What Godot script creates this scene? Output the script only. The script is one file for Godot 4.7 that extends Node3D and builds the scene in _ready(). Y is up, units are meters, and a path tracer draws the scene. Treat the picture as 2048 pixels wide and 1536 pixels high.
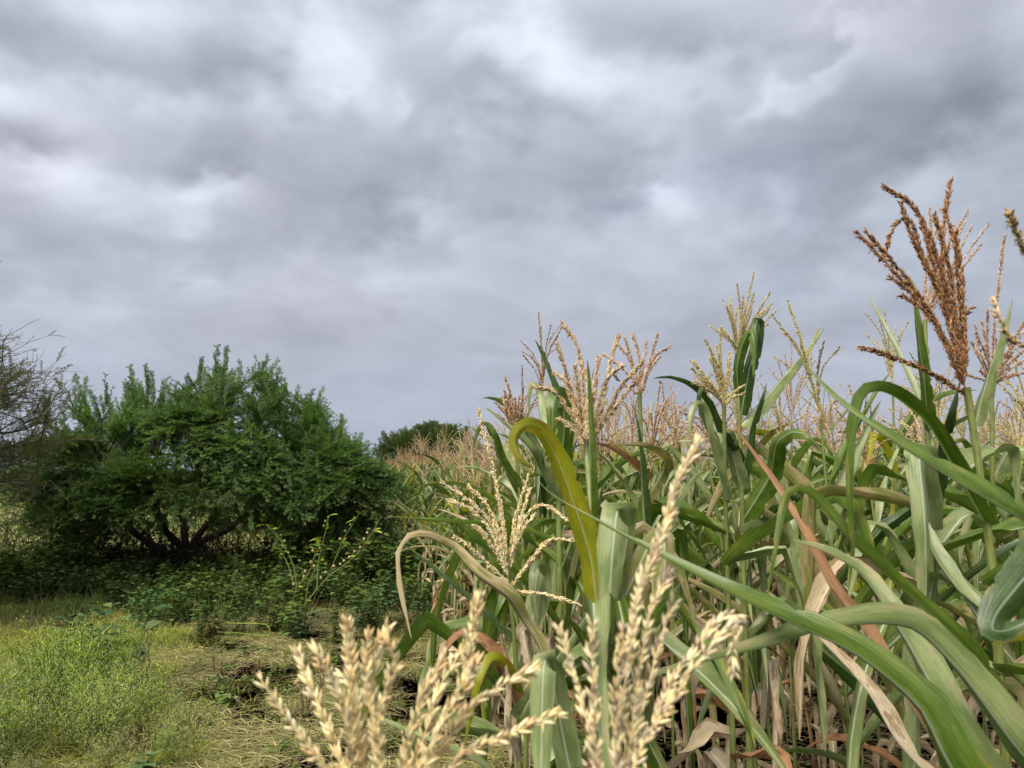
extends Node3D
# A maize field under a grey sky, a thorn bush and a weedy track beside it.
# Distances come from the ground that things stand on: eye 1.6 m up, horizon at row 940 of 1536, focal length 1500 of those pixels.

const FOCAL := 1500.0
const EYE := Vector3(0.0, 1.6, 0.0)
const HORIZON := 940.0
var pitch := atan((HORIZON - 768.0) / FOCAL)
var rng := RandomNumberGenerator.new()
var nz := FastNoiseLite.new()
var M := {}
var used := {}

# ---------------------------------------------------------------- geometry helpers
class Shape:
	var v := PackedVector3Array()
	var n := PackedVector3Array()
	var uv := PackedVector2Array()
	var c := PackedColorArray()
	var i := PackedInt32Array()

	func add(o: Shape, x: Transform3D) -> void:
		var b := v.size()
		for k in o.v.size():
			v.append(x * o.v[k])
			n.append((x.basis * o.n[k]).normalized())
		uv.append_array(o.uv)
		c.append_array(o.c)
		for k in o.i:
			i.append(b + k)

	# a grid of rows x cols points with smooth normals
	func grid(p: PackedVector3Array, rows: int, cols: int, t: PackedVector2Array, col: Color, closed := false) -> void:
		var b := v.size()
		var nn := PackedVector3Array()
		nn.resize(p.size())
		for r in rows - 1:
			for q in cols - 1:
				var a := r * cols + q
				var f := (p[a + cols] - p[a]).cross(p[a + 1] - p[a])
				var g := (p[a + cols] - p[a + cols + 1]).cross(p[a + 1] - p[a + cols + 1])
				f -= g
				nn[a] += f
				nn[a + 1] += f
				nn[a + cols] += f
				nn[a + cols + 1] += f
				i.append_array(PackedInt32Array([b + a, b + a + 1, b + a + cols, b + a + 1, b + a + cols + 1, b + a + cols]))
		if closed:
			for r in rows:
				var s := nn[r * cols] + nn[r * cols + cols - 1]
				nn[r * cols] = s
				nn[r * cols + cols - 1] = s
		for k in p.size():
			v.append(p[k])
			n.append(nn[k].normalized() if nn[k].length_squared() > 1e-20 else Vector3.UP)
			uv.append(t[k])
			c.append(col)

	func tri(a: Vector3, b2: Vector3, d: Vector3, col: Color) -> void:
		var b := v.size()
		var f := (d - a).cross(b2 - a).normalized()
		v.append_array(PackedVector3Array([a, b2, d]))
		n.append_array(PackedVector3Array([f, f, f]))
		uv.append_array(PackedVector2Array([Vector2(0, 0), Vector2(1, 0), Vector2(0.5, 1)]))
		c.append_array(PackedColorArray([col, col, col]))
		i.append_array(PackedInt32Array([b, b + 1, b + 2]))

	func tube(pts: PackedVector3Array, rad: PackedFloat32Array, sides: int, col: Color) -> void:
		var p := PackedVector3Array()
		var t := PackedVector2Array()
		var side := Vector3.ZERO
		for k in pts.size():
			var d := (pts[mini(k + 1, pts.size() - 1)] - pts[maxi(k - 1, 0)]).normalized()
			if side == Vector3.ZERO:
				side = d.cross(Vector3(0.31, 0.2, 0.93)).normalized()
			side = (side - d * side.dot(d)).normalized()
			var up := side.cross(d)
			for q in sides + 1:
				var a := TAU * q / sides
				p.append(pts[k] + (side * cos(a) + up * sin(a)) * rad[k])
				t.append(Vector2(float(q) / sides, float(k) / (pts.size() - 1)))
		grid(p, pts.size(), sides + 1, t, col, true)

	# a pointed seed shape
	func spindle(base: Vector3, d: Vector3, length: float, wide: float, sides: int, fine: bool, col: Color) -> void:
		var side := d.cross(Vector3(0.3, 0.17, 0.94)).normalized()
		var up := side.cross(d)
		var prof := [[0.0, 0.3], [0.28, 1.0], [0.62, 0.85], [1.0, 0.03]] if fine else [[0.0, 0.25], [0.42, 1.0], [1.0, 0.02]]
		var p := PackedVector3Array()
		var t := PackedVector2Array()
		for r in prof:
			for q in sides + 1:
				var a := TAU * q / sides
				p.append(base + d * (length * r[0]) + (side * cos(a) + up * sin(a)) * (wide * 0.5 * r[1]))
				t.append(Vector2(float(q) / sides, r[0]))
		grid(p, prof.size(), sides + 1, t, col, true)

	func surface(mesh: ArrayMesh, m: Material) -> ArrayMesh:
		if v.is_empty():
			return mesh
		var a := []
		a.resize(Mesh.ARRAY_MAX)
		a[Mesh.ARRAY_VERTEX] = v
		a[Mesh.ARRAY_NORMAL] = n
		a[Mesh.ARRAY_TEX_UV] = uv
		a[Mesh.ARRAY_COLOR] = c
		a[Mesh.ARRAY_INDEX] = i
		mesh.add_surface_from_arrays(Mesh.PRIMITIVE_TRIANGLES, a)
		mesh.surface_set_material(mesh.get_surface_count() - 1, m)
		return mesh


func at(px: float, py: float, d: float) -> Vector3:
	var r := Vector3((px - 1024.0) / FOCAL, (768.0 - py) / FOCAL, -1.0).rotated(Vector3.RIGHT, pitch)
	return EYE + r * (d / -r.z)

# traced points [x, y, distance] -> space; a missing distance repeats the last one
func trace(list: Array, dz := 0.0) -> PackedVector3Array:
	var p := PackedVector3Array()
	var d := 1.0
	for e in list:
		if e.size() > 2:
			d = e[2]
		p.append(at(e[0], e[1], d + dz))
	return p

func smooth(p: PackedVector3Array, count: int, tight := 0.33) -> PackedVector3Array:
	var cv := Curve3D.new()
	cv.bake_interval = 0.01
	for k in p.size():
		var a := p[maxi(k - 1, 0)]
		var b := p[mini(k + 1, p.size() - 1)]
		var l1 := p[k].distance_to(a)
		var l2 := p[k].distance_to(b)
		var d := (b - a).normalized()
		cv.add_point(p[k], -d * l1 * tight, d * l2 * tight)
	var out := PackedVector3Array()
	var length := cv.get_baked_length()
	for k in count + 1:
		out.append(cv.sample_baked(length * k / count, true))
	return out

func numbered(called: String) -> String:
	var k: int = used.get(called, 0)
	used[called] = k + 1
	return called if k == 0 else "%s_%03d" % [called, k]

func thing(called: String, label: String, category: String, group := "", where := Vector3.ZERO) -> Node3D:
	var o := Node3D.new()
	o.name = numbered(called)
	add_child(o)
	o.position = where
	tag(o, label, category, group)
	return o

func tag(o: Node, label: String, category := "", group := "", kind := "") -> void:
	if label: o.set_meta("label", label)
	if category: o.set_meta("category", category)
	if group: o.set_meta("group", group)
	if kind: o.set_meta("kind", kind)

# commit a shape given in world space as a named part of a thing
func part(parent: Node3D, called: String, s: Shape, m: Material, kind := "") -> MeshInstance3D:
	var o := MeshInstance3D.new()
	o.name = called
	var shift := Vector3.ZERO
	var q: Node = parent
	while q != self and q is Node3D:
		shift += q.position
		q = q.get_parent()
	if shift != Vector3.ZERO:
		for k in s.v.size():
			s.v[k] -= shift
	o.mesh = s.surface(ArrayMesh.new(), m)
	parent.add_child(o, true)
	if kind: o.set_meta("kind", kind)
	return o

func scatter(called: String, mesh: Mesh, xs: Array, cols: Array, label: String, category: String, parent: Node = self) -> MultiMeshInstance3D:
	var mm := MultiMesh.new()
	mm.transform_format = MultiMesh.TRANSFORM_3D
	mm.use_colors = not cols.is_empty()
	mm.mesh = mesh
	mm.instance_count = xs.size()
	for k in xs.size():
		mm.set_instance_transform(k, xs[k])
		if cols.size():
			mm.set_instance_color(k, cols[k])
	var o := MultiMeshInstance3D.new()
	o.multimesh = mm
	o.name = called
	parent.add_child(o, true)
	if parent == self:
		tag(o, label, category, "", "stuff")
	else:
		o.set_meta("kind", "stuff")
	return o

func rf(a: float, b: float) -> float:
	return rng.randf_range(a, b)

func rdir() -> Vector3:
	return Vector3(rng.randfn(), rng.randfn(), rng.randfn()).normalized()

func vary(c: Color, amount: float, hue := 0.0) -> Color:
	var k := 1.0 + rf(-amount, amount)
	return Color(c.r * k * (1.0 + rf(-hue, hue)), c.g * k, c.b * k * (1.0 + rf(-hue, hue)))

# ---------------------------------------------------------------- camera, sky, sun
func camera_and_light() -> void:
	var cam := Camera3D.new()
	cam.name = "camera"
	cam.position = EYE
	cam.rotation.x = pitch
	cam.far = 2000.0
	cam.near = 0.05
	var lens := CameraAttributesPhysical.new()
	lens.frustum_focal_length = 24.0
	lens.frustum_focus_distance = 3.2
	lens.exposure_aperture = 7.5
	lens.exposure_multiplier = 1.0
	cam.attributes = lens
	cam.fov = rad_to_deg(2.0 * atan(768.0 / FOCAL))
	add_child(cam)
	cam.current = true
	var env := Environment.new()
	env.tonemap_mode = Environment.TONE_MAPPER_LINEAR
	env.tonemap_exposure = 3.3
	env.background_mode = Environment.BG_SKY
	env.background_energy_multiplier = 1.0
	env.sdfgi_enabled = true
	env.ssao_enabled = true
	env.ssil_enabled = true
	var sky := Sky.new()
	var pano := PanoramaSkyMaterial.new()
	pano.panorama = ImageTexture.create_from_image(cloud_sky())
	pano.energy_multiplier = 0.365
	sky.sky_material = pano
	env.sky = sky
	var we := WorldEnvironment.new()
	we.name = "environment"
	we.environment = env
	add_child(we)
	var sun := DirectionalLight3D.new()
	sun.name = "sun"
	sun.light_energy = 0.5
	sun.light_angular_distance = 28.0
	sun.light_color = Color(1.0, 0.965, 0.89)
	sun.shadow_enabled = true
	sun.rotation_degrees = Vector3(-49.0, -26.0, 0.0)
	add_child(sun)

# clouds: large masses (where the photograph has them) broken up by noise over the whole sky
var blob := PackedFloat32Array()
const BW := 260
const BH := 150

func cloud_masses() -> void:
	# x, y, half width, half height, turn in degrees, brightness
	var list := [
		[640, 85, 60, 50, 60, .17], [715, 120, 45, 60, 0, .12], [560, 30, 70, 40, 0, .08], [300, 25, 110, 45, 15, .12], [30, 160, 70, 45, 20, .18], [150, 190, 120, 45, 10, .09],
		[390, 238, 100, 32, -10, .10], [1065, 75, 80, 60, 30, .19], [1180, 150, 110, 40, 10, .19], [1000, 125, 60, 30, 0, .13], [805, 205, 35, 28, 0, .14], [690, 185, 55, 30, -20, .12],
		[200, 372, 190, 45, 3, .17], [395, 385, 60, 36, -10, .14], [555, 258, 70, 18, 0, .08], [1555, 185, 70, 34, -38, .10], [1660, 120, 160, 40, -36, .09], [1830, 130, 90, 45, -30, .08],
		[1370, 205, 110, 60, -30, .07], [860, 470, 80, 30, -35, .08], [1330, 380, 40, 80, 15, .08], [1340, 410, 60, 28, -20, .09], [150, 638, 90, 24, 0, .08], [1690, 590, 150, 34, -6, .06],
		[420, 552, 80, 14, 0, .05], [850, 20, 80, 50, 0, .08], [1000, 290, 60, 60, 0, .05], [900, 560, 120, 40, -30, .05], [880, 800, 130, 22, 0, .04],
		[40, 55, 130, 60, 5, -.12], [90, 125, 60, 30, 20, -.08], [450, 160, 110, 75, 25, -.13], [230, 120, 80, 50, 0, -.06], [360, 318, 90, 42, 5, -.13], [55, 280, 55, 38, 0, -.11], [650, 350, 140, 60, -10, -.07],
		[1020, 178, 110, 42, 8, -.13], [880, 260, 120, 50, 0, -.05], [1200, 335, 80, 75, -10, -.13], [1010, 410, 70, 80, -20, -.08], [1480, 225, 110, 40, -35, -.07], [1680, 235, 170, 60, -26, -.12],
		[1860, 255, 180, 50, -32, -.15], [1970, 150, 110, 130, -30, -.13], [1500, 340, 170, 90, -20, -.06], [1680, 60, 190, 16, -36, -.07], [1380, 60, 150, 35, -12, -.06], [1430, 560, 200, 60, -10, -.03],
		[1600, 650, 180, 60, 0, -.06], [260, 465, 320, 40, 2, -.04], [740, 420, 90, 70, -35, -.06], [500, 130, 60, 90, 20, -.05], [800, 560, 120, 60, -30, -.02], [1230, 30, 100, 30, 0, -.06], [1520, 670, 380, 60, 0, -.05], [1230, 770, 300, 34, 0, -.04],
	]
	blob.resize(BW * BH)
	for e in list:
		var a := deg_to_rad(e[4])
		var reach: float = 2.6 * maxf(e[2], e[3])
		for gy in range(maxi(0, int((e[1] - reach + 200) / 10)), mini(BH, int((e[1] + reach + 200) / 10) + 1)):
			for gx in range(maxi(0, int((e[0] - reach + 260) / 10)), mini(BW, int((e[0] + reach + 260) / 10) + 1)):
				var dx: float = gx * 10.0 - 260.0 - e[0]
				var dy: float = gy * 10.0 - 200.0 - e[1]
				var rx := (dx * cos(a) + dy * sin(a)) / float(e[2])
				var ry := (-dx * sin(a) + dy * cos(a)) / float(e[3])
				blob[gy * BW + gx] += e[5] * exp(-0.62 * (rx * rx + ry * ry))

func mass_at(px: float, py: float) -> float:
	var x := clampf((px + 260.0) / 10.0, 0.0, BW - 1.001)
	var y := clampf((py + 200.0) / 10.0, 0.0, BH - 1.001)
	var ix := int(x)
	var iy := int(y)
	x -= ix
	y -= iy
	var k := iy * BW + ix
	return lerpf(lerpf(blob[k], blob[k + 1], x), lerpf(blob[k + BW], blob[k + BW + 1], x), y)

var wisp := FastNoiseLite.new()
var lump := FastNoiseLite.new()

func sky_color(az: float, el: float) -> Color:
	var d := Vector3(sin(az) * cos(el), sin(el), -cos(az) * cos(el))
	# a cloud deck overhead: pattern drawn out towards the horizon
	var h := 1.0 / (maxf(d.y, 0.0) + 0.16)
	var q := Vector3(d.x * h, d.z * h, 3.0)
	var w1 := wisp.get_noise_3d(q.x * 55.0, q.y * 55.0, 1.0)
	var w2 := wisp.get_noise_3d(q.x * 55.0, q.y * 55.0, 90.0)
	q += Vector3(w1, w2, 0.0) * 0.35
	var big := lump.get_noise_3d(q.x * 34.0, q.y * 34.0, 5.0)
	var mid := lump.get_noise_3d(q.x * 105.0 + 40.0, q.y * 105.0, 15.0)
	var fine := lump.get_noise_3d(q.x * 300.0, q.y * 300.0, 40.0)
	var l := 0.712 + 0.05 * big + 0.045 * mid + 0.016 * fine
	var r := d.rotated(Vector3.RIGHT, -pitch)
	if r.z < -0.2:
		var px := 1024.0 + FOCAL * r.x / -r.z
		var py := 768.0 - FOCAL * r.y / -r.z
		if absf(px - 1024.0) < 1280.0 and absf(py - 550.0) < 740.0:
			var wide := 1.0 - 0.5 * clampf((py - 500.0) / 400.0, 0.0, 1.0)
			var a1 := lump.get_noise_3d(d.x * 190.0, d.y * 260.0, d.z * 190.0)
			var a2 := lump.get_noise_3d(d.x * 190.0 + 70.0, d.y * 260.0, d.z * 190.0 + 30.0)
			var a3 := lump.get_noise_3d(d.x * 520.0, d.y * 760.0, d.z * 520.0 + 90.0)
			var a4 := lump.get_noise_3d(d.x * 1300.0, d.y * 1700.0, d.z * 1300.0)
			var mass := mass_at(px + a1 * 110.0 + a3 * 56.0 + a4 * 16.0, py + (a2 * 75.0 + a3 * 46.0 + a4 * 14.0) * wide) * 0.76
			l += 0.5 * mass + 0.058 * tanh(mass * 9.0) + (0.045 * a1 + 0.042 * a3 + 0.014 * a4) * wide
	# the deck brightens overhead, boosted above the frame to light the foreground
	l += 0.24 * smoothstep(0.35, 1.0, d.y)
	var soft := smoothstep(0.0, 0.3, d.y)
	l = lerpf(lerpf(0.675, l, 0.35), l, soft)
	l = clampf(l, 0.42, 0.985)
	var cool := lerpf(0.062, 0.052, soft)
	var tint := 0.012 * wisp.get_noise_3d(q.x * 40.0, q.y * 40.0, 200.0)
	return Color(l - cool * 0.62 + tint, l - cool * 0.16 - tint * 0.3, l + cool * 0.8 - tint)

func cloud_sky() -> Image:
	wisp.seed = 11
	wisp.noise_type = FastNoiseLite.TYPE_SIMPLEX_SMOOTH
	wisp.frequency = 0.012
	wisp.fractal_octaves = 4
	lump.seed = 5
	lump.noise_type = FastNoiseLite.TYPE_SIMPLEX_SMOOTH
	lump.frequency = 0.02
	lump.fractal_octaves = 5
	lump.fractal_gain = 0.48
	cloud_masses()
	var w := 4096
	var h := 2048
	var small := Image.create_empty(1024, 512, false, Image.FORMAT_RGB8)
	small.fill(Color(0.30, 0.31, 0.24))
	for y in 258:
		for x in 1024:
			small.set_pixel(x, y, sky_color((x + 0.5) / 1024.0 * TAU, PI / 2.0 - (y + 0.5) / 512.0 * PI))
	small.resize(w, h, Image.INTERPOLATE_CUBIC)
	var x0 := -int(w * 37.0 / 360.0)
	var x1 := int(w * 37.0 / 360.0)
	var y0 := int(h * (0.5 - 37.0 / 180.0))
	var y1 := h / 2 + 4
	for y in range(y0, y1):
		for x in range(x0, x1):
			small.set_pixel(posmod(x, w), y, sky_color((x + 0.5) / w * TAU, PI / 2.0 - (y + 0.5) / h * PI))
	return small

# ---------------------------------------------------------------- materials
func lin(r: float, g: float, b: float) -> Color:
	return Color(r, g, b).linear_to_srgb()

func leaf_texture(kind: Dictionary, sd: int) -> ImageTexture:
	var w := 96
	var h := 512
	var im := Image.create_empty(w, h, false, Image.FORMAT_RGB8)
	var f := FastNoiseLite.new()
	f.seed = sd
	f.frequency = 0.02
	f.fractal_octaves = 3
	var a: Color = kind.a
	var b: Color = kind.b
	var rib: Color = kind.rib
	var dead: Color = kind.dead
	var dead2: Color = kind.get("dead2", dead.darkened(0.35))
	var age: float = kind.age
	var tipward: float = kind.get("tip", 0.55)
	for y in h:
		var v := float(y) / h
		for x in w:
			var u := (x + 0.5) / w * 2.0 - 1.0
			var streak := f.get_noise_2d(x * 9.0, y * 0.35)
			var patch := f.get_noise_2d(x * 1.1 + 400.0, y * 0.7)
			var vein := 0.5 + 0.5 * sin(u * 46.0 + streak * 7.0 + patch * 5.0)
			var c := a.lerp(b, clampf(0.45 + streak * 1.15 + patch * 1.5, 0.0, 1.0))
			c = c.lerp(rib, 0.07 * vein)
			# dying margin and tip: outlined patches
			var t: float = age + 0.5 * absf(u) * absf(u) + tipward * v * v + patch * 0.85 + streak * 0.5 - 0.95
			var k := smoothstep(0.0, 0.13, t)
			c = c.lerp(dead.lerp(dead2, clampf(0.5 + streak, 0.0, 1.0)), k)
			var spot := f.get_noise_2d(x * 11.0 + 900.0, y * 4.0)
			if spot > 0.40:
				c = c.lerp(dead2, 0.55)
			var m := smoothstep(0.085, 0.035, absf(u))
			c = c.lerp(rib.lightened(0.25).lerp(dead, k * 0.6), m * 0.95 * (1.0 - 0.5 * v))
			im.set_pixel(x, y, c.linear_to_srgb())
	return ImageTexture.create_from_image(im)

func vein_normal() -> ImageTexture:
	var im := Image.create_empty(128, 256, false, Image.FORMAT_RGB8)
	var f := FastNoiseLite.new()
	f.seed = 4
	f.frequency = 0.02
	for y in 256:
		for x in 128:
			var u := (x + 0.5) / 64.0 - 1.0
			var k := 0.5 + 0.10 * sin(u * 62.0 + 4.0 * f.get_noise_2d(x * 2.0, y * 0.5)) + 0.30 * f.get_noise_2d(x * 6.0, y * 0.6) - 0.5 * smoothstep(0.1, 0.0, absf(u)) + 0.12 * f.get_noise_2d(x * 3.0 + 99.0, y * 3.0)
			im.set_pixel(x, y, Color(k, k, k))
	im.bump_map_to_normal_map(1.6)
	return ImageTexture.create_from_image(im)

func noise_tex(sd: int, freq: float, dark: Color, light: Color, size := 512, as_normal := false, strength := 4.0) -> NoiseTexture2D:
	var f := FastNoiseLite.new()
	f.seed = sd
	f.frequency = freq
	f.fractal_octaves = 5
	var t := NoiseTexture2D.new()
	t.width = size
	t.height = size
	t.seamless = true
	t.noise = f
	if as_normal:
		t.as_normal_map = true
		t.bump_strength = strength
	else:
		var g := Gradient.new()
		g.colors = PackedColorArray([dark, light])
		t.color_ramp = g
	return t

func tinted(rough: float, spec := 0.5, back := Color.BLACK) -> StandardMaterial3D:
	var m := StandardMaterial3D.new()
	m.vertex_color_use_as_albedo = true
	m.roughness = rough
	m.metallic_specular = spec
	m.cull_mode = BaseMaterial3D.CULL_DISABLED
	if back != Color.BLACK:
		m.backlight_enabled = true
		m.backlight = back
	return m

func materials() -> void:
	var veins := vein_normal()
	var kinds := {
		"green": {"a": Color(.074, .138, .014), "b": Color(.140, .212, .030), "rib": Color(.22, .28, .13), "dead": Color(.34, .32, .07), "age": 0.14},
		"dark": {"a": Color(.034, .074, .016), "b": Color(.060, .112, .026), "rib": Color(.13, .18, .09), "dead": Color(.22, .21, .06), "age": 0.0},
		"pale": {"a": Color(.175, .245, .080), "b": Color(.310, .370, .155), "rib": Color(.42, .44, .30), "dead": Color(.46, .42, .22), "age": 0.22},
		"lime": {"a": Color(.290, .320, .018), "b": Color(.420, .410, .022), "rib": Color(.34, .33, .07), "dead": Color(.40, .27, .06), "age": 0.3},
		"turning": {"a": Color(.170, .205, .050), "b": Color(.290, .300, .085), "rib": Color(.36, .35, .18), "dead": Color(.46, .36, .19), "age": 0.62},
		"fading": {"a": Color(.250, .255, .070), "b": Color(.34, .33, .11), "rib": Color(.5, .46, .28), "dead": Color(.60, .49, .30), "dead2": Color(.52, .40, .22), "age": 0.55, "tip": 1.5},
		"dry": {"a": Color(.50, .40, .26), "b": Color(.64, .53, .36), "rib": Color(.66, .56, .40), "dead": Color(.42, .30, .17), "age": 0.45},
		"rust": {"a": Color(.36, .185, .085), "b": Color(.48, .27, .13), "rib": Color(.50, .34, .19), "dead": Color(.30, .14, .07), "age": 0.45},
	}
	var sd := 20
	for k in kinds:
		var m := StandardMaterial3D.new()
		m.albedo_texture = leaf_texture(kinds[k], sd)
		sd += 7
		m.normal_enabled = true
		m.normal_texture = veins
		m.normal_scale = 0.8
		m.roughness = 0.62 if k in ["dry", "rust", "fading"] else 0.38
		m.metallic_specular = 0.4 if k in ["dry", "rust"] else 0.5
		m.cull_mode = BaseMaterial3D.CULL_DISABLED
		m.backlight_enabled = true
		m.backlight = {"green": lin(.5, .62, .16), "dark": lin(.36, .5, .12), "pale": lin(.34, .42, .18), "lime": lin(.75, .74, .14), "turning": lin(.5, .5, .2)}.get(k, lin(.4, .34, .24))
		M[k] = m
	M.stalk = tinted(0.5)
	M.stalk.albedo_texture = noise_tex(3, 0.03, Color(.72, .74, .66), Color(1.0, 1.0, 1.0), 256)
	M.stalk.uv1_scale = Vector3(1, 6, 1)
	M.tassel = tinted(0.7, 0.35)
	M.bark = tinted(0.9, 0.25)
	M.bark.albedo_texture = noise_tex(8, 0.05, Color(.5, .48, .46), Color(1.0, 1.0, 1.0), 256)
	M.bark.uv1_scale = Vector3(2, 8, 1)
	M.foliage = tinted(0.55, 0.45, lin(.74, .96, .34))
	M.grass = tinted(0.6, 0.4, lin(.4, .44, .16))
	M.weed = tinted(0.75, 0.25, lin(.34, .42, .12))
	M.straw = tinted(0.7, 0.35)
	M.soil = tinted(0.95, 0.2)
	M.soil.albedo_texture = noise_tex(31, 0.02, Color(.55, .53, .5), Color(1.0, 1.0, 1.0), 1024)
	M.soil.uv1_triplanar = true
	M.soil.uv1_world_triplanar = true
	M.soil.uv1_scale = Vector3(.9, .9, .9)
	M.soil.normal_enabled = true
	M.soil.normal_texture = noise_tex(32, 0.03, Color.BLACK, Color.WHITE, 1024, true, 9.0)
	M.soil.normal_scale = 1.0

# ---------------------------------------------------------------- maize
# Leaf blade along points, with its cross direction at each point. curl is the angle of the arc across the blade: 0.4 nearly flat, 3 half a tube.
func blade(pts: PackedVector3Array, sides: PackedVector3Array, wide: float, curl0: float, curl1: float, cols: int, wave: float, base := 0.6, taper := 0.0) -> Shape:
	var s := Shape.new()
	var p := PackedVector3Array()
	var t := PackedVector2Array()
	var rows := pts.size()
	var ph := rf(0.0, TAU)
	var fr := rf(9.0, 16.0)
	var sk := rf(-0.12, 0.12)
	for k in rows:
		var v := float(k) / (rows - 1)
		var d := (pts[mini(k + 1, rows - 1)] - pts[maxi(k - 1, 0)]).normalized()
		var sd := (sides[k] - d * sides[k].dot(d)).normalized()
		var up := sd.cross(d)
		var w := wide * 0.5 * minf(1.0, base + 1.9 * v) * pow(maxf(1.0 - pow(v, 2.3), 0.0), 0.75) + 0.0008
		w *= (1.0 + 0.05 * sin(fr * v * 1.7 + ph)) * pow(1.0 - v * 0.98, taper)
		var curl := lerpf(curl0, curl1, v)
		var half: Array = [0.0, 0.06, 0.3, 0.62, 1.0] if cols > 5 else ([0.0, 0.08, 0.5, 1.0] if cols > 2 else [0.0, 1.0])
		var hx := [0.0]
		var hy := [0.0]
		for j in range(1, half.size()):
			var um: float = (half[j] + half[j - 1]) * 0.5
			var ang := (0.0 if um < 0.05 else curl * 0.30) + curl * 0.34 * um
			hx.append(hx[j - 1] + (half[j] - half[j - 1]) * w * cos(ang))
			hy.append(hy[j - 1] + (half[j] - half[j - 1]) * w * sin(ang))
		for q in half.size() * 2 - 1:
			var j := absi(q - half.size() + 1)
			var sg := -1.0 if q < half.size() - 1 else 1.0
			var u: float = half[j] * sg
			var e := w * (wave * u * absf(u) * (sin(fr * v + ph + (0.9 if u > 0 else 0.0)) + 0.5 * sin(fr * 2.7 * v + ph * 2.0 + (2.0 if u > 0 else 0.0))) + sk * u)
			var nick := 1.0
			if cols > 5 and j == half.size() - 1 and k > 4:  # torn or chewed margin
				nick = rf(.6, .85) if rng.randf() < .07 else rf(.95, 1.02)
			p.append(pts[k] + sd * (hx[j] * sg * nick) + up * (hy[j] * nick + e))
			t.append(Vector2((u + 1.0) * 0.5, v))
	s.grid(p, rows, p.size() / rows, t, Color.WHITE)
	return s

# A natural leaf: rises from the stalk, arches over; with a kink it breaks and hangs.
func leaf_path(base: Vector3, az: float, el: float, length: float, bend: float, kink_at: float, kink: float, segs: int, twist: float) -> Array:
	var pts := PackedVector3Array()
	var sides := PackedVector3Array()
	var p := base
	var turn := rf(-0.5, 0.5)
	for k in segs + 1:
		var v := float(k) / segs
		var e := el - bend * pow(v, 1.4)
		if kink > 0.0:
			e -= kink * smoothstep(kink_at - 0.03, kink_at + 0.03, v)
		e = maxf(e, -1.5)
		var a := az + turn * v
		var d := Vector3(cos(a) * cos(e), sin(e), sin(a) * cos(e))
		pts.append(p)
		p += d * (length / segs)
		var flat := Vector3(-sin(a), 0.0, cos(a))
		sides.append(flat.rotated(d, twist * v))
	return [pts, sides]

# A leaf traced from the picture: face is how far it is turned away from the viewer, in degrees, at its base and tip.
func traced_leaf(plant: Node3D, kind: String, list: Array, wide: float, face0: float, face1: float, curl0 := 0.9, curl1 := 0.9, wave := 0.12, base := 0.75, taper := 0.0) -> void:
	var pts := smooth(trace(list), 40, 0.25)
	var sides := PackedVector3Array()
	for k in pts.size():
		var d := (pts[mini(k + 1, pts.size() - 1)] - pts[maxi(k - 1, 0)]).normalized()
		var view := (pts[k] - EYE).normalized()
		view = (view - d * view.dot(d)).normalized()
		var across := d.cross(view)
		var f := deg_to_rad(lerpf(face0, face1, float(k) / (pts.size() - 1)))
		sides.append(across * cos(f) + view * sin(f))
	part(plant, "leaf", blade(pts, sides, wide, curl0, curl1, 8, wave, base, taper), M[kind])

func stalk_shape(pts: PackedVector3Array, r0: float, r1: float, nodes: int, sides: int, col: Color) -> Shape:
	var s := Shape.new()
	var segs := nodes * 4
	var q := smooth(pts, segs)
	var rad := PackedFloat32Array()
	for k in segs + 1:
		var ring := k % 4
		rad.append(lerpf(r0, r1, pow(float(k) / segs, 0.8)) * (1.16 if ring == 0 else (0.95 if ring == 1 else 1.03)))
	s.tube(q, rad, sides, col)
	for k in s.c.size():
		var row := k / (sides + 1)
		s.c[k] = vary(col, 0.05) if row % 4 != 0 else Color(col.r * 0.8, col.g * 0.72, col.b * 0.6)
	return s

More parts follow.
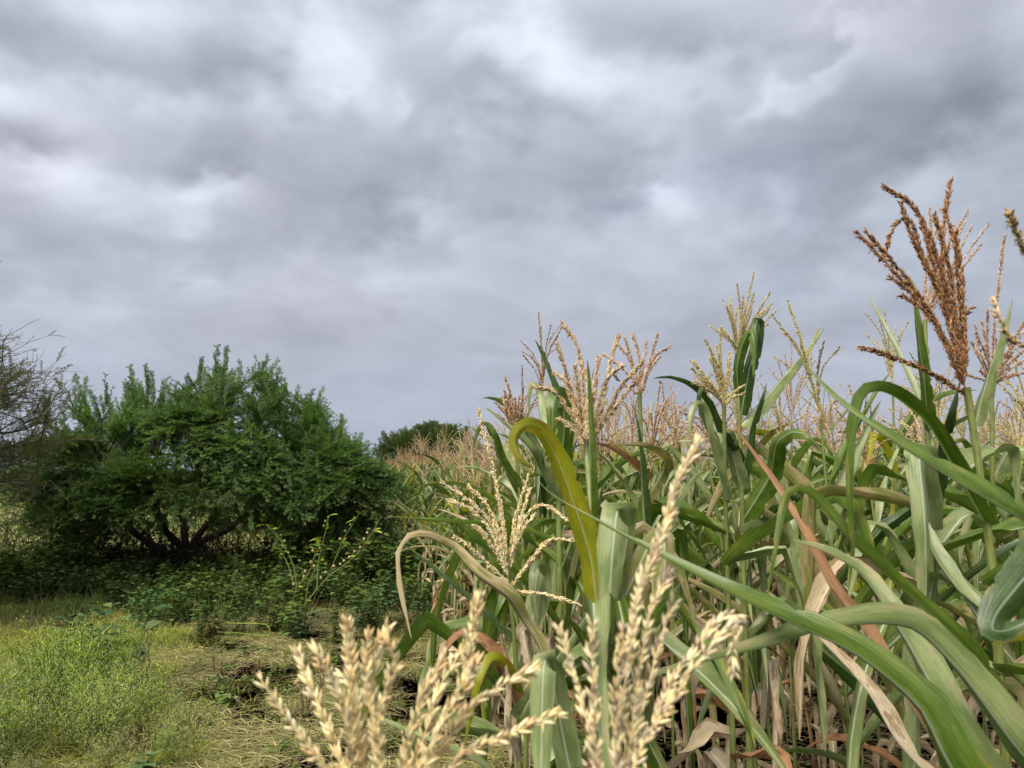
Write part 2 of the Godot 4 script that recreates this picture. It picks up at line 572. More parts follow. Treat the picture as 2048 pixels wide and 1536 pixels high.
# One arm of a tassel: a thin axis set with spikelets.
func tassel_arm(s: Shape, pts: PackedVector3Array, size: float, per: int, step: float, cols: Array, fine: int, bare := 0.12, open := 0.5) -> void:
	var length := 0.0
	for k in pts.size() - 1:
		length += pts[k].distance_to(pts[k + 1])
	var count := maxi(int(length / step), 4)
	var q := smooth(pts, count)
	var rad := PackedFloat32Array()
	for k in q.size():
		rad.append(lerpf(0.0013, 0.0006, float(k) / q.size()) * size / 0.009)
	s.tube(q, rad, 3, vary(cols[0], 0.1))
	var spin := rf(0.0, TAU)
	for k in range(int(count * bare), count + 1):
		var d := (q[mini(k + 1, count)] - q[maxi(k - 1, 0)]).normalized()
		var side := d.cross(Vector3(0.2, 0.1, 0.97)).normalized()
		var up := side.cross(d)
		for j in per:
			if rng.randf() < (0.06 if fine == 2 else 0.14):
				continue
			var a := spin + TAU * j / per + k * 2.1 + rf(-0.3, 0.3)
			var out := side * cos(a) + up * sin(a)
			var dir := (d + out * rf(open * 0.4, open * 1.4) + rdir() * 0.14).normalized()
			var col: Color = vary(cols[rng.randi() % cols.size()], 0.22, 0.08)
			var l := size * rf(0.65, 1.3)
			var b := q[k] + out * size * 0.08
			if fine == 2:
				var o2 := out.cross(dir).normalized()
				s.spindle(b, (dir + o2 * 0.20 + out * 0.10).normalized(), l, l * 0.27, 5, true, col)
				s.spindle(b + out * size * 0.05, (dir - o2 * 0.22).normalized(), l * 0.9, l * 0.25, 5, true, vary(col, 0.1))
			elif fine == 1:
				s.spindle(b, dir, l, l * 0.36, 4, true, col)
			else:
				s.spindle(b, dir, l * 1.2, l * 0.42, 3, false, col)
			if fine >= 1 and rng.randf() < 0.22:  # a spent anther dangling on its thread
				var drop := b + dir * l * 0.8 + Vector3(rf(-.3, .3), -rf(.4, .8), rf(-.3, .3)) * l
				s.spindle(b + dir * l * 0.7, (drop - b - dir * l * 0.7).normalized(), l * 0.75, l * 0.14, 3, false, vary(Color(cols[0].r * 1.05, cols[0].g * 0.95, cols[0].b * 0.8), 0.2))

const CREAM := [Color(.80, .66, .37), Color(.86, .74, .46), Color(.70, .53, .27), Color(.82, .69, .40)]
const TAN := [Color(.50, .37, .21), Color(.56, .42, .25), Color(.43, .29, .16), Color(.60, .48, .31)]
const RUST := [Color(.28, .14, .06), Color(.36, .19, .08), Color(.19, .085, .05), Color(.44, .27, .13), Color(.25, .12, .07)]
const PINK := [Color(.50, .35, .25), Color(.55, .41, .29), Color(.43, .26, .18), Color(.58, .46, .33)]
const STRAWY := [Color(.50, .42, .19), Color(.56, .47, .24), Color(.42, .37, .15), Color(.50, .39, .20)]

# A tassel for field plants, one mesh in space of its own
func tassel_shape(base: Vector3, lean: Vector3, length: float, arms: int, cols: Array, fine: int, spread: float) -> Shape:
	var s := Shape.new()
	var size := 0.0105 if fine else 0.012
	var step := 0.0065 if fine else 0.012
	var d := (Vector3.UP + lean).normalized()
	var p := PackedVector3Array([base, base + d * length * 0.5, base + (d + lean * 0.3) * length])
	tassel_arm(s, p, size, 3 if fine else 2, step, cols, fine, 0.25, 0.4)
	for k in arms:
		var a := k * 2.4 + rf(-0.4, 0.4)
		var b := base + d * length * rf(0.05, 0.34)
		var o := Vector3(cos(a), 0.0, sin(a)) * rf(0.5, 1.1) * spread
		var l := length * rf(0.5, 0.78)
		var droop := rf(0.0, 0.5) * spread
		tassel_arm(s, PackedVector3Array([b, b + (d + o * 0.8).normalized() * l * 0.5, b + ((d + o * 1.1).normalized() - Vector3.UP * droop) * l]), size, 2, step * 1.15, cols, fine, 0.1, 0.4)
	return s

func stalk_color() -> Color:
	return vary(Color(.26, .30, .10), 0.15, 0.1)

# A plant for the field round its own origin. Into: a Node3D (each leaf a part), or a Dictionary of shapes by material (joined).
func field_plant(into, height: float, leaves: int, detail: int, x := Transform3D.IDENTITY) -> void:
	var lean := Vector3(rf(-.09, .09), 0.0, rf(-.09, .09))
	var top := Vector3(lean.x * height, height - 0.34, lean.z * height)
	var pts := PackedVector3Array([Vector3(0, -0.02, 0), top * 0.5 + Vector3(rf(-.02, .02), 0, rf(-.02, .02)), top])
	emit(into, "stalk", "stalk", stalk_shape(pts, rf(.0085, .0115), .004, 7, 7 if detail else 4, stalk_color()), x)
	var az := rf(0.0, TAU)
	var segs := 15 if detail else 8
	var cols := 4 if detail else 2
	for k in leaves:
		var v := float(k) / leaves
		var hgt := lerpf(0.14, 0.90, pow(v, 0.75))
		var b := Vector3(top.x * hgt, top.y * hgt, top.z * hgt)
		az += PI + rf(-0.55, 0.55)
		var kind := "green"
		var old := v < 0.42
		var pick := rng.randf()
		if v < 0.24:
			kind = "dry" if pick < 0.68 else ("rust" if pick < 0.82 else "turning")
		elif old:
			kind = "dry" if pick < 0.28 else ("turning" if pick < 0.4 else ("pale" if pick < 0.7 else "green"))
		else:
			kind = "green" if pick < 0.34 else ("pale" if pick < 0.70 else ("dark" if pick < 0.80 else ("turning" if pick < 0.94 else "lime")))
		var length := rf(0.58, 0.88) * (1.0 - 0.35 * absf(v - 0.45) * 2.0)
		var el := rf(0.75, 1.25)
		var bend := rf(0.6, 1.6)
		var kink := 0.0
		var kink_at := rf(0.3, 0.6)
		if v < 0.24:
			el = rf(-0.5, 0.7)
			bend = rf(1.2, 2.6)
			kink = rf(0.4, 1.4) if rng.randf() < 0.6 else 0.0
			kink_at = rf(0.08, 0.4)
		elif rng.randf() < 0.6:
			kink = rf(1.2, 2.2)
			bend = rf(0.2, 0.9)
		elif rng.randf() < 0.4:
			bend = rf(0.1, 0.6)
		var g := leaf_path(b, az, el, length, bend, kink_at, kink, segs, rf(-1.4, 1.4))
		var dryish := kind in ["dry", "rust"]
		var s := blade(g[0], g[1], rf(.052, .085) * (0.8 if dryish else 1.0), rf(1.6, 2.8), rf(1.4, 3.8) if dryish or rng.randf() < 0.5 else rf(0.5, 1.4), cols, rf(.2, .6) if dryish else rf(.05, .25))
		emit(into, "leaf", kind, s, x)
	if rng.randf() < 0.55:
		var hb := top * 0.5
		var a2 := rf(0.0, TAU)
		var e := Shape.new()
		var dir := Vector3(cos(a2) * 0.45, 1.0 if rng.randf() < 0.6 else -0.6, sin(a2) * 0.45).normalized()
		ear_shape(e, hb + Vector3(cos(a2), 0, sin(a2)) * 0.02, dir, rf(.17, .22), .042, detail)
		emit(into, "ear", "stalk", e, x)
	var hue: int = rng.randi() % 5
	var pal: Array = [TAN, TAN, PINK, STRAWY, RUST.slice(1) + TAN][hue]
	if into is Node3D:
		into.set_meta("hue", ["tan", "tan", "pinkish", "straw yellow", "light brown"][hue])
	emit(into, "tassel", "tassel", tassel_shape(top, lean * 1.5 + Vector3(rf(-.1, .1), 0, rf(-.1, .1)), rf(.33, .43), 11 if detail else 6, pal, 1 if detail else 0, rf(.35, .8)), x)

func ear_shape(e: Shape, b: Vector3, dir: Vector3, length: float, wide: float, detail: int) -> void:
	var sides := 8 if detail else 5
	var pts := PackedVector3Array()
	var rad := PackedFloat32Array()
	for k in 8:
		var v := k / 7.0
		pts.append(b + dir * length * v + Vector3(0, 0, 0.004 * sin(v * 5.0)))
		rad.append(wide * 0.5 * maxf(sin(pow(v, 0.7) * PI * 0.93 + 0.2), 0.06))
	var husk := vary(Color(.42, .36, .20), 0.15, 0.08)
	e.tube(pts, rad, sides, husk)
	for k in 5:
		var o := rdir() * 0.5
		e.tri(b + dir * length * 0.9, b + dir * length * 0.86 + o * 0.012, b + (dir + o * 0.4) * length * 1.15, vary(Color(.25, .12, .06), 0.2))

func emit(into, called: String, key: String, s: Shape, x: Transform3D) -> void:
	if into is Dictionary:
		if not into.has(key):
			into[key] = Shape.new()
		into[key].add(s, x)
	else:
		var o := MeshInstance3D.new()
		o.name = called
		o.mesh = s.surface(ArrayMesh.new(), M[key])
		into.add_child(o, true)

# left edge of the field at a distance
func field_edge(d: float) -> float:
	return 0.12 - 0.19 * (d - 4.0)


func maize_field() -> void:
	rng.seed = 77
	var kinds := []
	for k in 16:
		var o := Node3D.new()
		field_plant(o, rf(1.95, 2.2), 14 + rng.randi() % 3, 1)
		kinds.append(o)
	var spots := []
	var rest := []
	var row := 0
	while row < 46:
		var along := 1.6
		var off := row * 0.62
		while along < 36.0:
			var d := along + rf(-.06, .06)
			var x := field_edge(d) + off + rf(-.09, .09)
			var px := 1024.0 + FOCAL * x / d
			along += 0.26 if d < 5.0 else (0.30 if d < 16.0 else 0.42)
			var near := 2.7 if px < 1480.0 else 1.9
			if px > 1290.0 and px < 1480.0:
				near = 3.8
			if d < near or px > 2048.0 + 500.0 / d or px < 600.0:
				continue
			spots.append([d, x])
		row += 1
	spots.sort_custom(func(a, b): return a[0] < b[0])
	var made := 0
	for s in spots:
		if made < 262:
			var k: int = rng.randi() % kinds.size()
			var o: Node3D = kinds[k].duplicate()
			o.name = numbered("maize_plant")
			add_child(o)
			var hgt := (rf(0.9, 1.05) if rng.randf() < .85 else rf(1.05, 1.13)) if s[0] > 3.4 else rf(0.92, 1.05)
			if 1024.0 + FOCAL * s[1] / s[0] < 1070.0 and s[0] < 9.0:
				hgt *= 0.82
			o.transform = Transform3D(Basis(Vector3.UP, rf(0, TAU)).scaled(Vector3.ONE * hgt), Vector3(s[1], 0.0, -s[0]))
			var edge: bool = s[1] < field_edge(s[0]) + 0.35
			var hue: String = kinds[k].get_meta("hue")
			tag(o, ("maize plant with %s tassel in the outermost row beside the track" if edge else "maize plant with %s tassel and drooping leaves amid the crowded field rows") % hue, "maize", "maize plants with %s tassel%s" % [hue, " along the track" if edge else " in the field"])
			made += 1
		else:
			rest.append(s)
	print("field ", made, " rest ", rest.size())
	for o in kinds:
		o.free()
	# farther plants, three to a clump, as one mass
	var joined := {}
	for k in 5:
		field_plant(joined, rf(1.95, 2.15), 8, 0, Transform3D(Basis(Vector3.UP, rf(0, TAU)), Vector3(rf(-.1, .1), 0, (k - 2) * 0.34)))
	var mesh := ArrayMesh.new()
	for key in joined:
		joined[key].surface(mesh, M[key])
	var xs := []
	for k in range(0, rest.size(), 4):
		var s: Array = rest[k]
		xs.append(Transform3D(Basis(Vector3.UP, (PI if rng.randf() < 0.5 else 0.0) + 0.19 + rf(-.3, .3)).scaled(Vector3.ONE * rf(.92, 1.06)), Vector3(s[1], 0, -s[0])))
	scatter("maize_mass", mesh, xs, [], "far maize rows merging into one mass of tan tassels and green leaves", "maize")

# ---- plants close to the camera, each traced
func hero(label: String, stalk: Array, r0: float, r1: float) -> Node3D:
	var pts := trace(stalk)
	var foot := Vector3(pts[0].x, 0.0, pts[0].z)
	var o := thing("maize_plant", label, "maize", "maize plants close to the track", foot)
	var q := PackedVector3Array([foot + Vector3(0, -0.02, 0)])
	q.append_array(pts)
	part(o, "stalk", stalk_shape(q, r0, r1, 8, 10, vary(Color(.25, .29, .09), 0.1, 0.05)), M.stalk)
	if pts[0].z < -1.3:
		dress(o, stalk, 7)
	return o

func dress(plant: Node3D, stalk: Array, count: int) -> void:
	var pts := trace(stalk)
	var foot := Vector3(pts[0].x, 0.0, pts[0].z)
	var top := pts[pts.size() - 1]
	var az := rf(0, TAU)
	for k in count:
		var v := rf(.12, .62)
		var b := foot.lerp(pts[0], v / .35) if v < .35 else pts[0].lerp(top, (v - .35) / .65)
		az += PI + rf(-.7, .7)
		var kind: String = ["dry", "dry", "turning", "rust"][rng.randi() % 4] if v < .3 else ["green", "pale", "turning", "dry", "green"][rng.randi() % 5]
		var g := leaf_path(b, az, rf(.1, 1.0), rf(.45, .7), rf(.4, 1.6), rf(.15, .5), rf(.8, 2.0), 18, rf(-1.4, 1.4))
		part(plant, "leaf", blade(g[0], g[1], rf(.045, .07), rf(1.4, 2.4), rf(1.0, 3.0), 4, rf(.15, .5)), M[kind])

func hero_tassel(plant: Node3D, arms: Array, size: float, cols: Array, fine: int, dz := 0.0, step := 0.0055) -> void:
	var t := Node3D.new()
	t.name = "tassel"
	plant.add_child(t, true)
	for k in arms.size():
		var s := Shape.new()
		var main := k == 0
		var list: Array = arms[k]
		var p := trace(list, dz)
		for j in range(1, p.size()):  # arms stand all round the axis, not in one plane
			p[j] += Vector3(0, 0, 0.05 * sin(k * 2.4) * float(j) / p.size())
		tassel_arm(s, p, size, (4 if fine == 2 else 5) if main else (2 if fine == 2 else 4), step, cols, fine, 0.03, 0.40 if fine == 2 else 0.5)
		part(t, "spike" if main else "branch", s, M.tassel)

func extra_arms(base: Array, tips: Array, bow := 0.12) -> Array:
	var out := []
	var all := tips.duplicate()
	for t in tips:
		all.append([lerpf(base[0], t[0], rf(.6, .95)) + rf(-8, 8), lerpf(base[1], t[1], rf(.6, .95)) + rf(-8, 8)])
	for t in all:
		var mx: float = lerpf(base[0], t[0], 0.45) + (base[1] - t[1]) * rf(-bow, bow) * 0.5
		var my: float = lerpf(base[1], t[1], 0.55)
		out.append([[base[0] + rf(-3, 3), base[1] + rf(-12, 12), base[2]], [mx, my], [t[0], t[1]]])
	return out

func near_maize() -> void:
	rng.seed = 3
	# -- rust tassel at the right
	var o := hero("tall maize plant with big rust brown tassel and one drooping side branch", [[2003, 1400, 1.36], [1985, 1150, 1.36], [1962, 960, 1.36], [1933, 775, 1.36]], .0135, .006)
	hero_tassel(o, [
		[[1930, 775, 1.36], [1906, 636], [1875, 514], [1826, 413], [1768, 374]], [[1928, 770, 1.34], [1894, 651], [1863, 575], [1820, 501], [1788, 420]],
		[[1926, 765, 1.36], [1875, 636], [1814, 550], [1735, 455]], [[1925, 770, 1.33], [1863, 642], [1796, 556], [1719, 477]],
		[[1932, 740, 1.36], [1930, 636], [1921, 514], [1894, 419]], [[1930, 750, 1.40], [1893, 560], [1893, 470], [1913, 356]],
		[[1932, 790, 1.33], [1845, 743, 1.3], [1753, 712, 1.28], [1700, 702, 1.27]], [[1925, 740, 1.36], [1890, 600], [1850, 490], [1822, 430], [1784, 504]],
		[[1925, 760, 1.37], [1900, 650], [1880, 560], [1845, 470]], [[1928, 760, 1.32], [1898, 660], [1868, 560], [1835, 450]],
		[[1926, 760, 1.35], [1885, 660], [1845, 590], [1800, 545]], [[1930, 760, 1.38], [1915, 640], [1900, 560], [1890, 480]],
		[[1930, 700, 1.38], [1925, 640], [1952, 612]], [[1928, 770, 1.36], [1890, 680], [1850, 620], [1812, 590]],
		[[1930, 760, 1.34], [1908, 650], [1885, 540], [1850, 440]],
	], .0105, RUST, 1, 0.0, .0052)
	traced_leaf(o, "pale", [[1950, 850, 1.36], [1968, 780, 1.34], [1995, 690, 1.32], [2024, 600, 1.31]], .036, 20, 60, 1.4, 2.4)
	traced_leaf(o, "green", [[1972, 1049, 1.36], [1925, 965, 1.30], [1858, 851, 1.24], [1800, 800, 1.2], [1762, 782, 1.18], [1730, 792, 1.16], [1712, 870, 1.16], [1706, 1000, 1.16], [1710, 1100, 1.17], [1697, 1180, 1.18]], .046, 45, 62, 1.2, 1.8, 0.05)
	traced_leaf(o, "pale", [[1995, 1290, 1.36], [1940, 1210, 1.4], [1880, 1130, 1.45], [1840, 1050, 1.5], [1815, 960, 1.55], [1808, 900, 1.55]], .05, 35, 60, 1.5, 2.2)
	# -- plant outside the frame whose long rolled leaf crosses in from the right
	o = hero("leaning maize plant whose long rolled dark green leaf points up over the field", [[2200, 1400, .95], [2195, 1150, .95], [2170, 950, .95], [2160, 700, 1.0]], .013, .006)
	traced_leaf(o, "green", [[2190, 1125, .95], [2048, 1042, .95], [1900, 955, .97], [1760, 866, 1.0], [1672, 800, 1.03], [1616, 738, 1.06], [1589, 690, 1.08]], .050, 48, 48, 2.2, 3.4, 0.03, .9, .4)
	traced_leaf(o, "dark", [[2195, 1010, .93], [2120, 1080, .9], [2050, 1155, .88], [1996, 1222, .87], [1984, 1256, .86], [2010, 1262, .84], [2070, 1235, .83]], .062, 18, 18, 1.0, 0.8, 0.05)
	traced_leaf(o, "lime", [[2190, 1330, .98], [2120, 1290, 1.0], [2040, 1282, 1.02], [1985, 1290, 1.04]], .03, 60, 50, 1.4, 1.6)
	hero_tassel(o, [[[2160, 720, .85], [2120, 620, .8], [2060, 520, .74], [2019, 430, .7]], [[2160, 720, .85], [2110, 640, .78], [2062, 560, .74], [2042, 480, .72]], [[2160, 740, .85], [2100, 700, .78], [2048, 660, .73], [2037, 588, .72]], [[2160, 720, .85], [2150, 580, .8], [2130, 420, .76]]], .0085, [CREAM[2], TAN[1], TAN[3]], 1)
	# -- plant below the frame: long blades sweeping up from the bottom right corner
	o = hero("maize plant with broad glossy blades sweeping up from the bottom right corner", [[2190, 1700, .82], [2180, 1560, .82], [2160, 1440, .82]], .014, .009)
	traced_leaf(o, "green", [[2170, 1720, .78], [2000, 1640, .77], [1905, 1540, .78], [1839, 1414, .8], [1711, 1307, .85], [1560, 1236, .9], [1463, 1188, .95], [1301, 1102, 1.0], [1100, 987, 1.05], [1058, 936, 1.08]], .082, 42, 62, 0.7, 3.0, 0.05, .9, .85)
	traced_leaf(o, "pale", [[2185, 1640, .84], [2048, 1512, .83], [1925, 1350, .85], [1830, 1256, .87], [1732, 1246, .9], [1625, 1265, .92], [1540, 1292, .95], [1399, 1326, .98], [1300, 1356, 1.0]], .056, 38, 66, 0.9, 1.8, 0.08)
	o = hero("maize plant with a twisted orange dying leaf and pale streaked leaf", [[2120, 1720, 1.1], [2105, 1600, 1.1], [2090, 1480, 1.1]], .013, .009)
	traced_leaf(o, "pale", [[2105, 1690, 1.05], [1960, 1540, 1.02], [1880, 1400, 1.03], [1805, 1268, 1.06], [1719, 1145, 1.1], [1640, 1100, 1.12], [1583, 1081, 1.15]], .072, 24, 52, 0.7, 2.0, 0.08)
	traced_leaf(o, "rust", [[2100, 1640, 1.1], [1900, 1520, 1.1], [1796, 1370, 1.1], [1732, 1265, 1.15], [1668, 1188, 1.18], [1604, 1064, 1.2], [1540, 957, 1.25], [1500, 900, 1.28], [1457, 835, 1.3]], .046, 40, 50, 1.6, 2.6, 0.1)
	traced_leaf(o, "green", [[2092, 1520, 1.12], [1990, 1392, 1.15], [1925, 1290, 1.15], [1839, 1210, 1.18], [1754, 1132, 1.2], [1705, 1086, 1.2], [1640, 1010, 1.22], [1604, 982, 1.22], [1580, 992, 1.22], [1555, 1100, 1.2], [1534, 1205, 1.2]], .044, 50, 50, 1.0, 1.8, 0.05)
	traced_leaf(o, "dry", [[2095, 1600, 1.2], [1900, 1580, 1.3], [1800, 1490, 1.35], [1740, 1390, 1.4], [1690, 1330, 1.45], [1600, 1240, 1.5], [1530, 1180, 1.55]], .05, 30, 60, 2.0, 2.8, 0.3)
	# -- plant with the yellow loop leaf and the tall tan tassel
	o = hero("maize plant with a yellow leaf curled over in a loop and tall tan tassel", [[1228, 1560, 1.36], [1212, 1320, 1.35], [1196, 1150, 1.36], [1181, 1000, 1.42], [1171, 880, 1.5]], .0125, .005)
	traced_leaf(o, "lime", [[1196, 1230, 1.35], [1180, 1110, 1.33], [1142, 990, 1.3], [1112, 912, 1.28], [1086, 868, 1.26], [1060, 852, 1.24], [1036, 862, 1.22], [1028, 888, 1.22], [1042, 918, 1.22], [1066, 936, 1.24]], .05, 14, 30, 0.9, 0.9, 0.04, 0.9)
	traced_leaf(o, "green", [[1183, 1050, 1.40], [1180, 930, 1.38], [1177, 820, 1.38], [1174, 718, 1.37]], .030, 45, 50, 2.6, 2.6, 0.02)
	traced_leaf(o, "pale", [[1203, 1215, 1.38], [1222, 1130, 1.40], [1236, 1050, 1.38], [1238, 1025, 1.36], [1236, 1022, 1.34], [1232, 1036, 1.32], [1224, 1120, 1.30], [1218, 1220, 1.30], [1212, 1345, 1.31]], .070, 10, 14, 1.0, 1.0, 0.14, 0.9)
	traced_leaf(o, "turning", [[1210, 1280, 1.36], [1270, 1150, 1.38], [1305, 1080, 1.38], [1325, 1072, 1.36], [1330, 1120, 1.34], [1322, 1230, 1.33], [1310, 1330, 1.33]], .06, 10, 30, 0.9, 1.6, 0.15)
	traced_leaf(o, "green", [[1215, 1430, 1.36], [1190, 1350, 1.3], [1165, 1290, 1.26], [1130, 1230, 1.22]], .04, 40, 60, 1.6, 2.0)
	hero_tassel(o, [
		[[1170, 885, 1.5], [1167, 775], [1155, 694], [1127, 650]], [[1168, 880, 1.5], [1146, 796], [1128, 739], [1113, 694]], [[1166, 880, 1.48], [1146, 808], [1131, 760], [1113, 742]],
		[[1164, 868, 1.46], [1131, 814], [1104, 784], [1071, 778]], [[1172, 880, 1.5], [1188, 790], [1197, 715]], [[1173, 886, 1.52], [1203, 820], [1221, 730], [1239, 670]],
		[[1173, 894, 1.5], [1209, 835], [1239, 775], [1275, 733]], [[1170, 880, 1.47], [1180, 800], [1176, 740]], [[1168, 880, 1.53], [1158, 800], [1150, 735]], [[1172, 880, 1.46], [1196, 810], [1212, 760], [1240, 735]],
		[[1168, 890, 1.46], [1140, 850], [1120, 835]], [[1172, 890, 1.55], [1200, 850], [1232, 810], [1262, 770]],
	], .0105, TAN, 1)
	# -- pinkish thin tassel behind it
	o = hero("maize plant with thin pinkish tassel and upright dark folded leaf", [[1296, 1300, 2.0], [1290, 1050, 2.0], [1283, 900, 2.0], [1279, 780, 2.0]], .012, .005)
	hero_tassel(o, [[[1279, 785, 2.0], [1278, 715], [1266, 670]], [[1279, 780, 2.0], [1296, 730], [1311, 676]], [[1280, 780, 2.02], [1290, 720], [1297, 679]], [[1281, 780, 1.98], [1308, 715], [1335, 697]], [[1278, 780, 2.0], [1257, 715], [1239, 691]], [[1278, 770, 2.0], [1245, 735], [1210, 708]], [[1277, 790, 2.0], [1240, 765], [1222, 750]], [[1281, 790, 2.0], [1300, 740], [1322, 712]], [[1278, 785, 1.96], [1268, 740], [1250, 680]]], .0100, PINK, 1)
	traced_leaf(o, "dark", [[1292, 1080, 2.0], [1284, 960, 1.97], [1276, 870, 1.95], [1270, 820, 1.95]], .045, 40, 50, 2.4, 2.6)
	traced_leaf(o, "rust", [[1300, 960, 2.05], [1260, 925, 1.95], [1225, 900, 1.9], [1185, 885, 1.85]], .04, 30, 50, 1.6, 2.0, .2)
	traced_leaf(o, "turning", [[1292, 1000, 2.0], [1330, 930, 1.9], [1290, 895, 1.8], [1220, 890, 1.8]], .045, 50, 50, 1.0, 1.6, .1)
	traced_leaf(o, "pale", [[1294, 1150, 2.0], [1340, 1020, 1.9], [1390, 950, 1.85], [1410, 940, 1.82]], .05, 30, 60, 1.4, 1.8)
	# -- dark upright leaf and blunt drooping leaf left of them
	o = hero("maize plant with a dark pointed leaf standing above a blunt folded leaf", [[1120, 1300, 1.8], [1118, 1050, 1.8], [1116, 900, 1.8], [1114, 800, 1.82]], .011, .006)
	traced_leaf(o, "dark", [[1114, 830, 1.8], [1104, 770, 1.8], [1086, 720, 1.8], [1070, 680, 1.8]], .030, 45, 60, 2.2, 2.4)
	traced_leaf(o, "green", [[1118, 960, 1.8], [1128, 860, 1.76], [1126, 800, 1.74], [1112, 790, 1.70], [1106, 815, 1.68], [1104, 860, 1.68], [1100, 900, 1.68]], .055, 5, 8, 1.0, 0.8, 0.05)
	traced_leaf(o, "pale", [[1117, 920, 1.8], [1085, 850, 1.85], [1075, 790, 1.9], [1066, 770, 1.9], [1058, 830, 1.9]], .045, 40, 40, 1.6, 1.8)
	traced_leaf(o, "pale", [[1118, 1010, 1.8], [1080, 940, 1.75], [1060, 900, 1.7], [1010, 850, 1.68], [970, 815, 1.68]], .04, 55, 60, 1.8, 2.2)
	traced_leaf(o, "green", [[1118, 1090, 1.8], [1040, 1060, 1.85], [960, 1051, 1.9], [870, 1043, 1.95], [778, 1034, 2.0]], .034, 70, 75, 1.8, 2.4, .02)
	# -- brown tassel farther left
	o = hero("maize plant with bristly brown tassel by the left edge of the field", [[1050, 1200, 2.6], [1040, 1000, 2.6], [1030, 872, 2.6]], .012, .005)
	hero_tassel(o, [[[1029, 872, 2.6], [1024, 800], [1011, 758]]] + extra_arms([1029, 872, 2.6], [[993, 808], [1004, 795], [1038, 796], [1052, 793], [1018, 790], [1030, 800], [1046, 815], [998, 830], [1010, 785]]), .0095, RUST.slice(1) + TAN, 1)
	traced_leaf(o, "green", [[1040, 980, 2.6], [1000, 920, 2.55], [985, 870, 2.5], [968, 850, 2.5], [945, 900, 2.5]], .05, 45, 45, 1.2, 1.6)
	traced_leaf(o, "turning", [[1035, 950, 2.6], [1005, 900, 2.7], [960, 870, 2.8], [938, 853, 2.8]], .05, 30, 50, 1.2, 1.6)
	# -- cream tassel with dry arching leaf at the edge of the track
	o = hero("short maize plant with cream tassel and dry arching leaf beside the bare track", [[1038, 1540, 1.5], [1030, 1290, 1.5], [1019, 1180, 1.5], [1015, 1110, 1.5]], .0095, .004)
	hero_tassel(o, [
		[[1016, 1150, 1.5], [1005, 1050], [985, 930], [957, 823]], [[1015, 1140, 1.48], [985, 1050], [950, 1010], [889, 966]], [[1014, 1150, 1.46], [980, 1062], [940, 1020], [895, 1003]],
		[[1016, 1165, 1.48], [975, 1125], [940, 1090], [914, 1073]], [[1017, 1140, 1.52], [1030, 1040], [1045, 990], [1056, 955]], [[1017, 1140, 1.5], [1035, 1060], [1059, 981]],
		[[1019, 1120, 1.5], [1054, 1028], [1089, 1010], [1137, 1042]], [[1020, 1175, 1.5], [1064, 1119], [1099, 1084], [1148, 1084]], [[1020, 1180, 1.5], [1100, 1190], [1172, 1213]],
		[[1016, 1140, 1.5], [1000, 1070], [975, 1010], [940, 975]], [[1016, 1140, 1.53], [1008, 1060], [1000, 1000]], [[1016, 1150, 1.47], [990, 1100], [955, 1050]], [[1018, 1140, 1.5], [1040, 1070], [1070, 1030]],
	], .0085, CREAM.slice(0, 3) + [TAN[3]], 1)
	traced_leaf(o, "fading", [[1034, 1400, 1.5], [1085, 1310, 1.46], [1050, 1244, 1.45], [1019, 1195, 1.42], [950, 1146, 1.4], [904, 1096, 1.4], [850, 1073, 1.38], [815, 1080, 1.37], [799, 1115, 1.36], [809, 1195, 1.36], [823, 1276, 1.36]], .034, 36, 58, 1.0, 2.0, 0.2)
	traced_leaf(o, "dark", [[1031, 1290, 1.5], [960, 1220, 1.5], [885, 1155, 1.5], [809, 1089, 1.5]], .026, 50, 60, 2.4, 2.8, .02)
	traced_leaf(o, "pale", [[1036, 1440, 1.5], [1080, 1364, 1.46], [1125, 1300, 1.43], [1200, 1192, 1.4], [1250, 1130, 1.38]], .034, 52, 60, 2.2, 3.0, .02)
	traced_leaf(o, "rust", [[1036, 1430, 1.5], [1010, 1350, 1.46], [965, 1290, 1.44], [925, 1272, 1.43], [895, 1300, 1.42], [880, 1360, 1.42]], .045, 25, 40, 1.2, 2.2, .2)
	traced_leaf(o, "lime", [[1036, 1420, 1.5], [1010, 1340, 1.45], [985, 1322, 1.42], [965, 1360, 1.4], [948, 1420, 1.4], [930, 1490, 1.4]], .04, 20, 40, 1.0, 1.6)
	traced_leaf(o, "pale", [[1040, 1600, 1.48], [960, 1530, 1.42], [914, 1506, 1.4], [775, 1447, 1.4], [649, 1400, 1.4]], .026, 50, 50, 2.6, 3.0, .02, .9)
	traced_leaf(o, "pale", [[1034, 1330, 1.52], [1070, 1220, 1.6], [1082, 1150, 1.65], [1076, 1140, 1.6], [1070, 1190, 1.58], [1076, 1250, 1.58]], .055, 5, 10, .8, .8)
	traced_leaf(o, "dry", [[1036, 1440, 1.5], [1070, 1330, 1.55], [1062, 1270, 1.55], [1048, 1262, 1.52], [1058, 1320, 1.5], [1075, 1400, 1.5]], .05, 20, 20, 1.2, 1.6, .2)
	traced_leaf(o, "dry", [[1038, 1530, 1.5], [1010, 1450, 1.45], [1012, 1380, 1.45], [1006, 1290, 1.44]], .03, 40, 60, 2.0, 2.4, .2)
	# -- leaf folded over and hanging at the bottom edge
	o = hero("maize plant with one smooth blue-green leaf folded over and hanging straight down", [[1160, 1800, 1.0], [1158, 1640, 1.0], [1155, 1540, 1.0]], .012, .008)
	traced_leaf(o, "pale", [[1156, 1620, 1.03], [1118, 1430, 1.02], [1102, 1345, 1.0], [1096, 1322, .98], [1091, 1320, .965], [1087, 1338, .95], [1084, 1430, .94], [1082, 1590, .92], [1080, 1800, .9]], .037, 8, 4, 0.7, 0.5, 0.02, .95)
